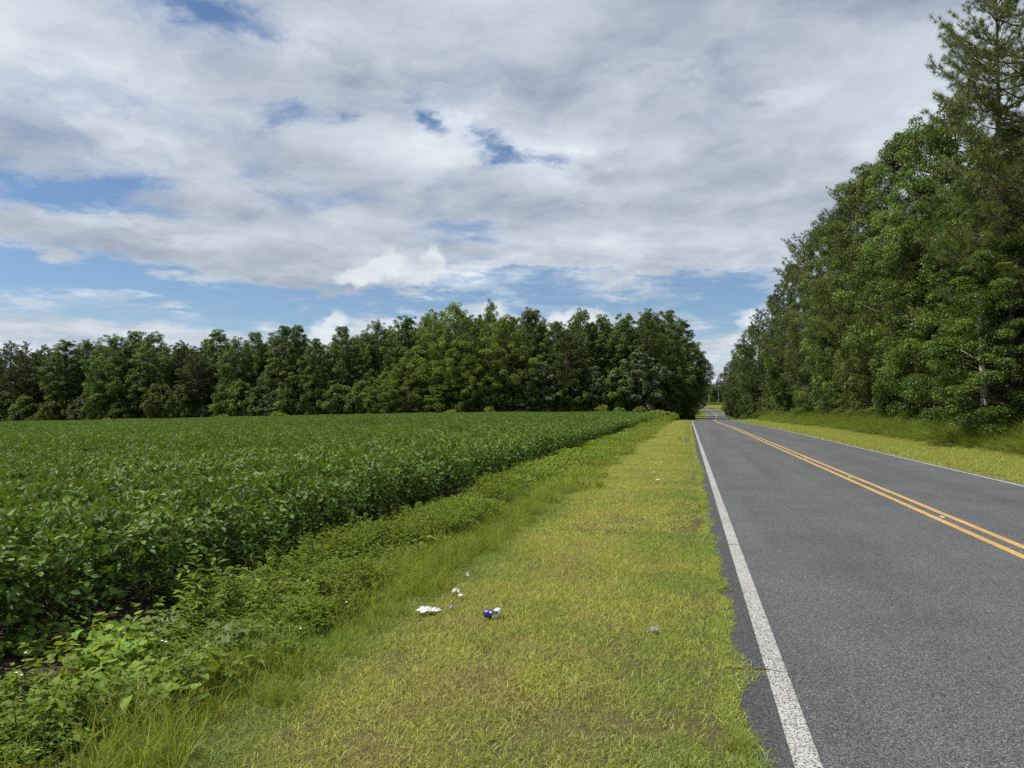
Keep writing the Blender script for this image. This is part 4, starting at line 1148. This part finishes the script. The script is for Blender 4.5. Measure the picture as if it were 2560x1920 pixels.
scatter('weed_cover', lay(X, Y), rng.uniform(0, 6.28, len(X)), np.stack([np.ones(len(X))] * 2 + [(.8 + .4 * vnoise(X, Y, 67)) * (1 + 1.3 * smooth(Y, 55, 95))], 1), pick(len(X), 4), WF, 'low green weeds along the ditch further down the field')
# some weeds that stand out singly
WB = [weed_patch(330, 'bushy', .22), weed_patch(331, 'lobed', .2), weed_patch(332, 'heart', .18), weed_patch(333, 'broad', .16)]
for i, (px, py, k, sz, lab) in enumerate([(520, 1540, 0, 1.75, 'bushy weed mound rising highest in the ditch, near the first bean plants'), (545, 1640, 1, 1.3, 'dark lobed-leaf vine mound below the bushy weed'), (110, 1720, 2, 1.0, 'heart-shaped vine leaves beside the bare soil patch'),
                                          (330, 1590, 2, 1.1, 'heart-shaped vine leaves at the foot of the bean row'), (330, 1780, 3, 1.1, 'broad pale leaves low in the weeds near the picture bottom'), (90, 1840, 0, 1.3, 'narrow-leaved weed clump in the corner nearest the camera')]):
    zc = FPX * EYE / (py - 1020); x, y = world_xy(px, zc)
    o = mesh_obj('weed_clump', WB[k], None, (x, y, tz(x, y))); o.scale = (sz, sz, sz * 1.05); o.rotation_euler[2] = i
    tag(o, lab, 'weed', 'weeds standing out of the ditch')
# little white flowers above the weeds
fl = MB()
for k in range(5):
    a = k * 2 * PI / 5; add_leaves(fl, QUAD, np.zeros((1, 3)), np.array([[math.cos(a), math.sin(a), .45]]), np.array([[0, 0, 1.]]), .008, .006, .5)
st = MB(); add_tube(st, [[0, 0, 0], [.01, .005, -.16], [0, 0, -.34]], [.0016] * 3, 3)
fl_me = fl.mesh('petals', M['flower']); st_me = st.mesh('stem', M['wood_stem'])
for i, (px, py, h) in enumerate([(57, 1628, .33), (70, 1634, .32), (78, 1580, .42), (415, 1572, .36), (424, 1577, .36), (705, 1428, .36), (757, 1562, .33), (775, 1432, .34), (1195, 1180, .35), (1320, 1165, .35), (1385, 1128, .35), (870, 1500, .36)]):
    zc = FPX * (EYE - h) / (py - 1020); x, y = world_xy(px, zc)
    e = empty('white_flower', (x, y, tz(x, y) + h), i, (1.2,) * 3)
    mesh_obj('petals', fl_me, e); mesh_obj('stem', st_me, e)
    tag(e, 'tiny white wildflower on a thin stem above the ditch weeds', 'flower', 'white flowers in the ditch weeds')

# ---- soybean field
def soy_leaves(mb, r, C, tiltdir, L, tpl, lo=.0, mat=0, out=.55):
    n = len(C)
    a0 = r.uniform(0, 6.28, n)
    nr = unit(np.array([0, 0, .8]) + tiltdir * out + r.normal(0, .55, (n, 3)))
    base = unit(np.cross(nr, np.stack([np.cos(a0), np.sin(a0), 0 * a0], 1)))
    sidev = np.cross(nr, base)
    tone = np.clip(r.normal(.42, .17, n) + lo, 0, 1)
    young = r.uniform(0, 1, n) < .012
    tone[young] = 1.0
    for ang, sc_ in ((0, 1.0), (1.35, .88), (-1.35, .88)):
        al = base * math.cos(ang) + sidev * math.sin(ang)
        al = unit(al + r.normal(0, .30, (n, 3)) + np.array([0, 0, .22]))
        n2 = unit(nr + r.normal(0, .28, (n, 3)))
        Ls = L * sc_ * r.uniform(.8, 1.15, n)
        add_leaves(mb, tpl, C + al * .012, al, n2, Ls, Ls * .56, np.clip(tone + r.normal(0, .06, n), 0, 1), mat)

def soy_plant(seed, H=.80, n=58):
    r = np.random.default_rng(seed); fo, stx = MB(), MB()
    tips = []
    for k in range(4):
        a = r.uniform(0, 6.28); e = np.array([math.cos(a) * .12, math.sin(a) * .12, H * r.uniform(.75, .95)])
        add_tube(stx, [[0, 0, -.02], e * [.4, .4, .5], e], [.006, .0045, .002], 4)
        tips.append(e)
    t = (np.arange(n) + r.uniform(0, 1, n)) / n
    z = H * (.16 + .84 * t ** .7); a = np.arange(n) * 2.4 + r.normal(0, .4, n)
    rad = (.27 - .12 * np.clip((t - .6) / .4, 0, 1)) * np.sqrt(r.uniform(.15, 1, n))
    d = np.stack([np.cos(a), np.sin(a), 0 * a], 1)
    C = d * rad[:, None] + np.array([0, 0, 1.]) * z[:, None]
    soy_leaves(fo, r, C, d, .084, OVATE, .0)
    for k in range(n):
        b = tips[k % 4] * np.clip(z[k] / H - .15, .1, 1); add_tube(stx, [b, C[k]], [.0022, .0014], 3)
    return stx.mesh('stem', M['soy_stem'], True), fo.mesh('foliage', M['soy'])
def soy_joined(seed):
    r = np.random.default_rng(seed); fo = MB(); n = 50
    t = (np.arange(n) + r.uniform(0, 1, n)) / n
    z = .80 * (.16 + .84 * t ** .7); a = np.arange(n) * 2.4
    rad = (.27 - .12 * np.clip((t - .6) / .4, 0, 1)) * np.sqrt(r.uniform(.15, 1, n)); d = np.stack([np.cos(a), np.sin(a), 0 * a], 1)
    soy_leaves(fo, r, d * rad[:, None] + np.array([0, 0, 1.]) * z[:, None], d, .088, OVATE)
    return fo.mesh('soybean', M['soy'])
SOY = [soy_plant(400 + i) for i in range(8)]
EDGE_X = -4.52
cand = []
for k in range(14):
    for j, yy in enumerate(np.arange(.8, 46, .27)):
        x = EDGE_X - k * .36 + rng.normal(0, .05); y = yy + rng.normal(0, .05) + (k % 2) * .13
        if x > -1.25 * y - 1.2: cand.append((x, y, k))
cand = np.array(cand)
dcam = np.hypot(cand[:, 0], cand[:, 1]) * np.where(cand[:, 2] < 2, .82, 1.0)
order = np.argsort(dcam); singles = cand[order[:300]]; rest = cand[order[300:]]
for i, (x, y, k) in enumerate(singles):
    s = rng.uniform(.86, 1.12) * (.92 if k == 0 else 1)
    e = empty('soybean_plant', (x, y, tz(x, y)), rng.uniform(0, 6.28), (1.05, 1.05, s), tuple(rng.normal(0, .07, 2)))
    w, f = SOY[i % 8]
    mesh_obj('stem', w, e); mesh_obj('foliage', f, e)
    tag(e, 'leafy soybean plant in the near corner of the field, %s row in from the ditch' % ORD[int(k)], 'soybean plant', 'soybean plants of the near corner, %s row' % ORD[int(k)])
SJ = [soy_joined(420 + i) for i in range(8)]
far_e = []
for k in range(3):
    for yy in np.arange(46, 128, .34): far_e.append((EDGE_X - k * .36 + rng.normal(0, .06), yy, k))
rest = np.concatenate([rest, np.array(far_e)])
n = len(rest); X, Y = rest[:, 0], rest[:, 1]
hs = rng.uniform(.86, 1.12, n) * (1 + .06 * vnoise(X * .5, Y * .5, 70))
scatter('soybean_rows', lay(X, Y), rng.uniform(0, 6.28, n), np.stack([np.full(n, 1.05), np.full(n, 1.05), hs], 1), pick(n, 8), SJ, 'dense soybean rows along the edge of the field', rng.normal(0, .07, (n, 2)))
def soy_patch(seed, rad, n, L, tpl, z0=.42):
    r = np.random.default_rng(seed); mb = MB()
    C = disc(n, rad, r); C[:, 2] = z0 + (.84 - z0) * r.uniform(0, 1, n) ** .6
    d = unit(np.concatenate([r.normal(0, 1, (n, 2)), np.zeros((n, 1))], 1))
    soy_leaves(mb, r, C, d, L, tpl, .9 * 0)
    return mb.mesh('soybean_canopy', M['soy_far'])
SP1 = [soy_patch(440 + i, .75, 380, .082, LEAF4) for i in range(7)]
SP2 = [soy_patch(450 + i, 1.7, 850, .118, QUAD) for i in range(6)]
def field_mask(X, Y): return (X > -1.26 * Y - 4) & (Y < np.interp(X, [-230, -160, -97, -61, -41, -7], [128, 131, 129, 124, 121, 122]) + 2)
X, Y = jitter_grid(-62, EDGE_X - 4.4, 1, 50, .78)
X2, Y2 = jitter_grid(EDGE_X - 4.4, EDGE_X - .75, 46, 50, .78)
X = np.concatenate([X, X2]); Y = np.concatenate([Y, Y2])
keep = field_mask(X, Y); X, Y = X[keep], Y[keep]; n = len(X)
hs = 1 + .07 * vnoise(X * .5, Y * .5, 70) + rng.normal(0, .03, n)
scatter('soybean_field', lay(X, Y), rng.uniform(0, 6.28, n), np.stack([np.ones(n), np.ones(n), hs], 1), pick(n, 7), SP1, 'dark green closed soybean canopy of the middle of the field')
X, Y = jitter_grid(-215, EDGE_X - 1.6, 48, 140, 1.75)
X2, Y2 = jitter_grid(-215, -61, 1, 48, 1.75)
X = np.concatenate([X, X2]); Y = np.concatenate([Y, Y2])
keep = field_mask(X, Y); X, Y = X[keep], Y[keep]; n = len(X)
hs = 1 + .07 * vnoise(X * .5, Y * .5, 70) + rng.normal(0, .03, n)
scatter('soybean_field', lay(X, Y), rng.uniform(0, 6.28, n), np.stack([np.ones(n), np.ones(n), hs], 1), pick(n, 6), SP2, 'dark green soybean canopy reaching to the far wood')
# crop beyond the bend
X, Y = jitter_grid(-60, 60, 392, 425, 2.2); n = len(X)
scatter('far_crop', lay(X, Y), rng.uniform(0, 6.28, n), np.stack([np.full(n, 1.3), np.full(n, 1.3), np.full(n, 1.4)], 1), pick(n, 6), SP2, 'green crop in the far field beyond the bend')
X, Y = jitter_grid(-40, 60, 335, 392, 2.0); off = road_dist(X, Y); keep = off > 4.3; X, Y = X[keep], Y[keep]; n = len(X)
scatter('far_grass', lay(X, Y), rng.uniform(0, 6.28, n), np.full(n, 1.7), pick(n, 5), P2, 'grass between the bend and the far field')

# ---- beyond the bend: poles and the farthest trees
def far_pole(px, zc, h, lab):
    mb = MB(); add_tube(mb, [[0, 0, 0], [.05, 0, h * .5], [.02, 0, h]], [.19, .16, .13], 8)
    arm = MB(); add_tube(arm, [[-.9, 0, h - .5], [.9, 0, h - .5]], [.06, .06], 4)
    x, y = world_xy(px, zc)
    e = empty('utility_pole', (x, y, tz(x, y) - .2))
    mesh_obj('post', mb.mesh('post', M['pole'], True), e); mesh_obj('crossarm', arm.mesh('crossarm', M['pole']), e)
    tag(e, lab, 'utility pole', 'poles beyond the bend')
far_pole(1796, 418, 9.4, 'tall thin wooden pole standing clear beyond the far field')
far_pole(1772.5, 418, 6.0, 'shorter pole beyond the bend, half behind roadside leaves')
for i, px in enumerate(np.arange(1700, 1900, 9.0)):
    zc = 440 + prand.uniform(-6, 12); x, y = world_xy(px + prand.uniform(-3, 3), zc)
    p = GUM[i % 4] if i % 3 else PINE[i % 3]
    plant_tree('distant_tree', p, (x, y, tz(x, y) - .2), prand.uniform(12.5, 15.5), prand.uniform(3.6, 5), prand.uniform(0, 6.28), 'distant dark tree in the row beyond the far field', 'tree', 'distant trees beyond the bend')
    plant_tree('distant_bush', SHRUB[i % 3], (x + 1.5, y - 5, tz(x, y) - .2), prand.uniform(4, 6.5), 3.2, prand.uniform(0, 6.28), 'distant dark bush in front of the trees beyond the far field', 'bush', 'distant bushes beyond the bend', ('stem', 'foliage'))

# ================================================================== litter on the verge
def at_ground(px, py, h=0.0):
    zc = FPX * (EYE - h) / (py - 1020); x, y = world_xy(px, zc); return x, y, tz(x, y)
def crumple(seed, w, d, h, n=10, ragged=.6, fold=.5):
    """crumpled sheet: a thin folded grid with thickness"""
    r = np.random.default_rng(seed)
    u = np.linspace(-1, 1, n); U, V = np.meshgrid(u, u)
    th = np.arctan2(V, U); edge = 1 + ragged * np.sin(3 * th + r.uniform(0, 6)) * .5 + ragged * .5 * np.sin(7 * th + r.uniform(0, 6))
    Xg = U * w / 2 * edge + r.normal(0, w * .035, U.shape); Yg = V * d / 2 * edge + r.normal(0, d * .035, U.shape)
    ridge = np.abs(((U * r.uniform(1, 2) + V * r.uniform(-1.5, 1.5)) * 1.3 + r.uniform(0, 2)) % 2 - 1)
    Zg = h * (.25 + fold * ridge + r.uniform(0, .55, U.shape)) * (1.05 - .45 * (U ** 2 + V ** 2))
    V3 = np.stack([Xg, Yg, Zg], -1).reshape(-1, 3)
    i = np.arange(n - 1)[:, None] * n + np.arange(n - 1)[None]
    F = np.stack([i, i + 1, i + n + 1, i + n], -1).reshape(-1, 4)
    mb = MB(); mb.add(V3, [F]); low = V3 - np.array([0, 0, .0015]); mb.add(low, [F[:, ::-1]])
    return mb
LIT = [(1066, 1534, .125, .10, .060, 501, 'paper', 'largest crumpled white paper in the grass, the end nearest the tall grass'), (1089, 1532, .085, .075, .042, 502, 'paper', 'crumpled white paper touching the largest piece, on its road side'),
       (1141, 1486, .055, .06, .05, 503, 'paper', 'small arched scrap of white paper above the pair of cans'), (1153, 1496, .05, .045, .035, 504, 'paper', 'smaller white scrap just below the arched one'),
       (1170, 1452, .026, .03, .075, 505, 'paper', 'narrow upright white scrap farthest back of the nearby papers'), (1133, 1524, .055, .05, .04, 506, 'grey_paper', 'greyish crumpled scrap between the white papers and the cans'),
       (1632, 1580, .075, .06, .03, 507, 'grey_paper', 'grey wad lying alone in the grass nearer the road'), (1644, 1204, .09, .07, .03, 508, 'paper', 'white scrap far along the verge, nearest the road of the far ones'),
       (1632, 1184, .06, .05, .02, 509, 'paper', 'small white scrap on the verge just beyond the far white scrap'), (1652, 1159, .07, .06, .025, 510, 'paper', 'tiny pale scrap farthest along the mown verge')]
for px, py, w, d, h, sd, mt, lab in LIT:
    x, y, z = at_ground(px, py)
    o = mesh_obj('paper_scrap', crumple(sd, w * .85, d * .85, h * .8).mesh('paper_scrap', M[mt]), None, (x, y, z + .028)); o.rotation_euler[2] = YAW + .1
    tag(o, lab, 'paper', 'litter on the verge')
def can(name, px, py, body_mat, lab, rz, crush, seed):
    r = np.random.default_rng(seed); x, y, z = at_ground(px, py)
    e = empty(name, (x, y, z + .052), rz, (1, 1, 1))
    n, m = 14, 20
    s = np.linspace(0, 1, n); a = np.arange(m) / m * 2 * PI
    prof = np.interp(s, [0, .05, .1, .9, .95, 1], [.026, .031, .033, .033, .031, .027])
    ln = .118 * crush
    S, A = np.meshgrid(s, a, indexing='ij')
    dent = 1 - (1 - crush) * .75 * (np.sin(S * 9 + r.uniform(0, 6)) * .5 + .5) * (np.sin(2 * A + 4 * S + r.uniform(0, 6)) * .5 + .5) - r.uniform(0, .06, S.shape) * (1 - crush) * 2
    rad = prof[:, None] * dent
    V = np.stack([rad * np.cos(A), (S - .5) * ln, rad * np.sin(A)], -1)
    i = np.arange(n - 1)[:, None] * m; j = np.arange(m)[None]; k = (j + 1) % m
    F = np.stack([i + j, i + k, i + m + k, i + m + j], -1).reshape(-1, 4)
    mb = MB(); mb.add(V.reshape(-1, 3), [F]); mesh_obj('can_wall', mb.mesh('can_wall', M[body_mat], True), e)
    for end, yy, sg in ((0, -ln / 2, -1), (-1, ln / 2, 1)):
        mb = MB(); ring = V[end] * [.97, 1, .97]; inner = ring * [.82, 1, .82] - np.array([0, sg * .004, 0]) ; cen = inner.mean(0, keepdims=True)
        mb.add(np.concatenate([ring, inner, cen]), [np.stack([j[0], k[0], k[0] + m, j[0] + m], -1), np.stack([j[0] + m, k[0] + m, np.full(m, 2 * m)], -1)])
        lid = mesh_obj('can_end', mb.mesh('can_end', M['can_silver'], True), e)
        if end == 0:
            o = MB(); t = np.arange(10) / 10 * 2 * PI
            o.add(np.stack([.007 + .006 * np.cos(t), np.full(10, yy + .0015), .008 + .009 * np.sin(t)], 1) if sg < 0 else [], [np.arange(10)[None]])
            mesh_obj('mouth', o.mesh('mouth', M['can_dark']), lid)
            q = MB(); q.add(np.stack([-.012 + .004 * np.cos(t), np.full(10, yy + .0015), .004 + .006 * np.sin(t)], 1), [np.arange(10)[None]])
            mesh_obj('tab', q.mesh('tab', M['can_dark']), lid)
    tag(e, lab, 'can', 'crushed cans in the grass')
can('crushed_can', 1224, 1548, 'can_blue', 'crushed dark blue drink can in the mown grass', 1.25, .72, 1)
can('crushed_can', 1243, 1545, 'can_silver', 'pale crushed can lying end-on against the blue can', YAW - .25, .66, 2)
# a few dry straws and pale stones on the asphalt edge and mown grass
for i, (px, py, L, a) in enumerate([(1560, 1206, .3, .2)]):
    x, y, z = at_ground(px, py); mb = MB(); add_tube(mb, [[-L / 2, 0, 0], [0, .01, .012], [L / 2, 0, 0]], [.0018, .0022, .0012], 4)
    o = mesh_obj('dry_straw', mb.mesh('dry_straw', M['twig']), None, (x, y, max(z, 0) + (.05 if px < 1800 else .02))); o.rotation_euler[2] = YAW + a
    tag(o, ['pale dry straw on the verge level with the far scraps'][i], 'straw', 'dry straws')
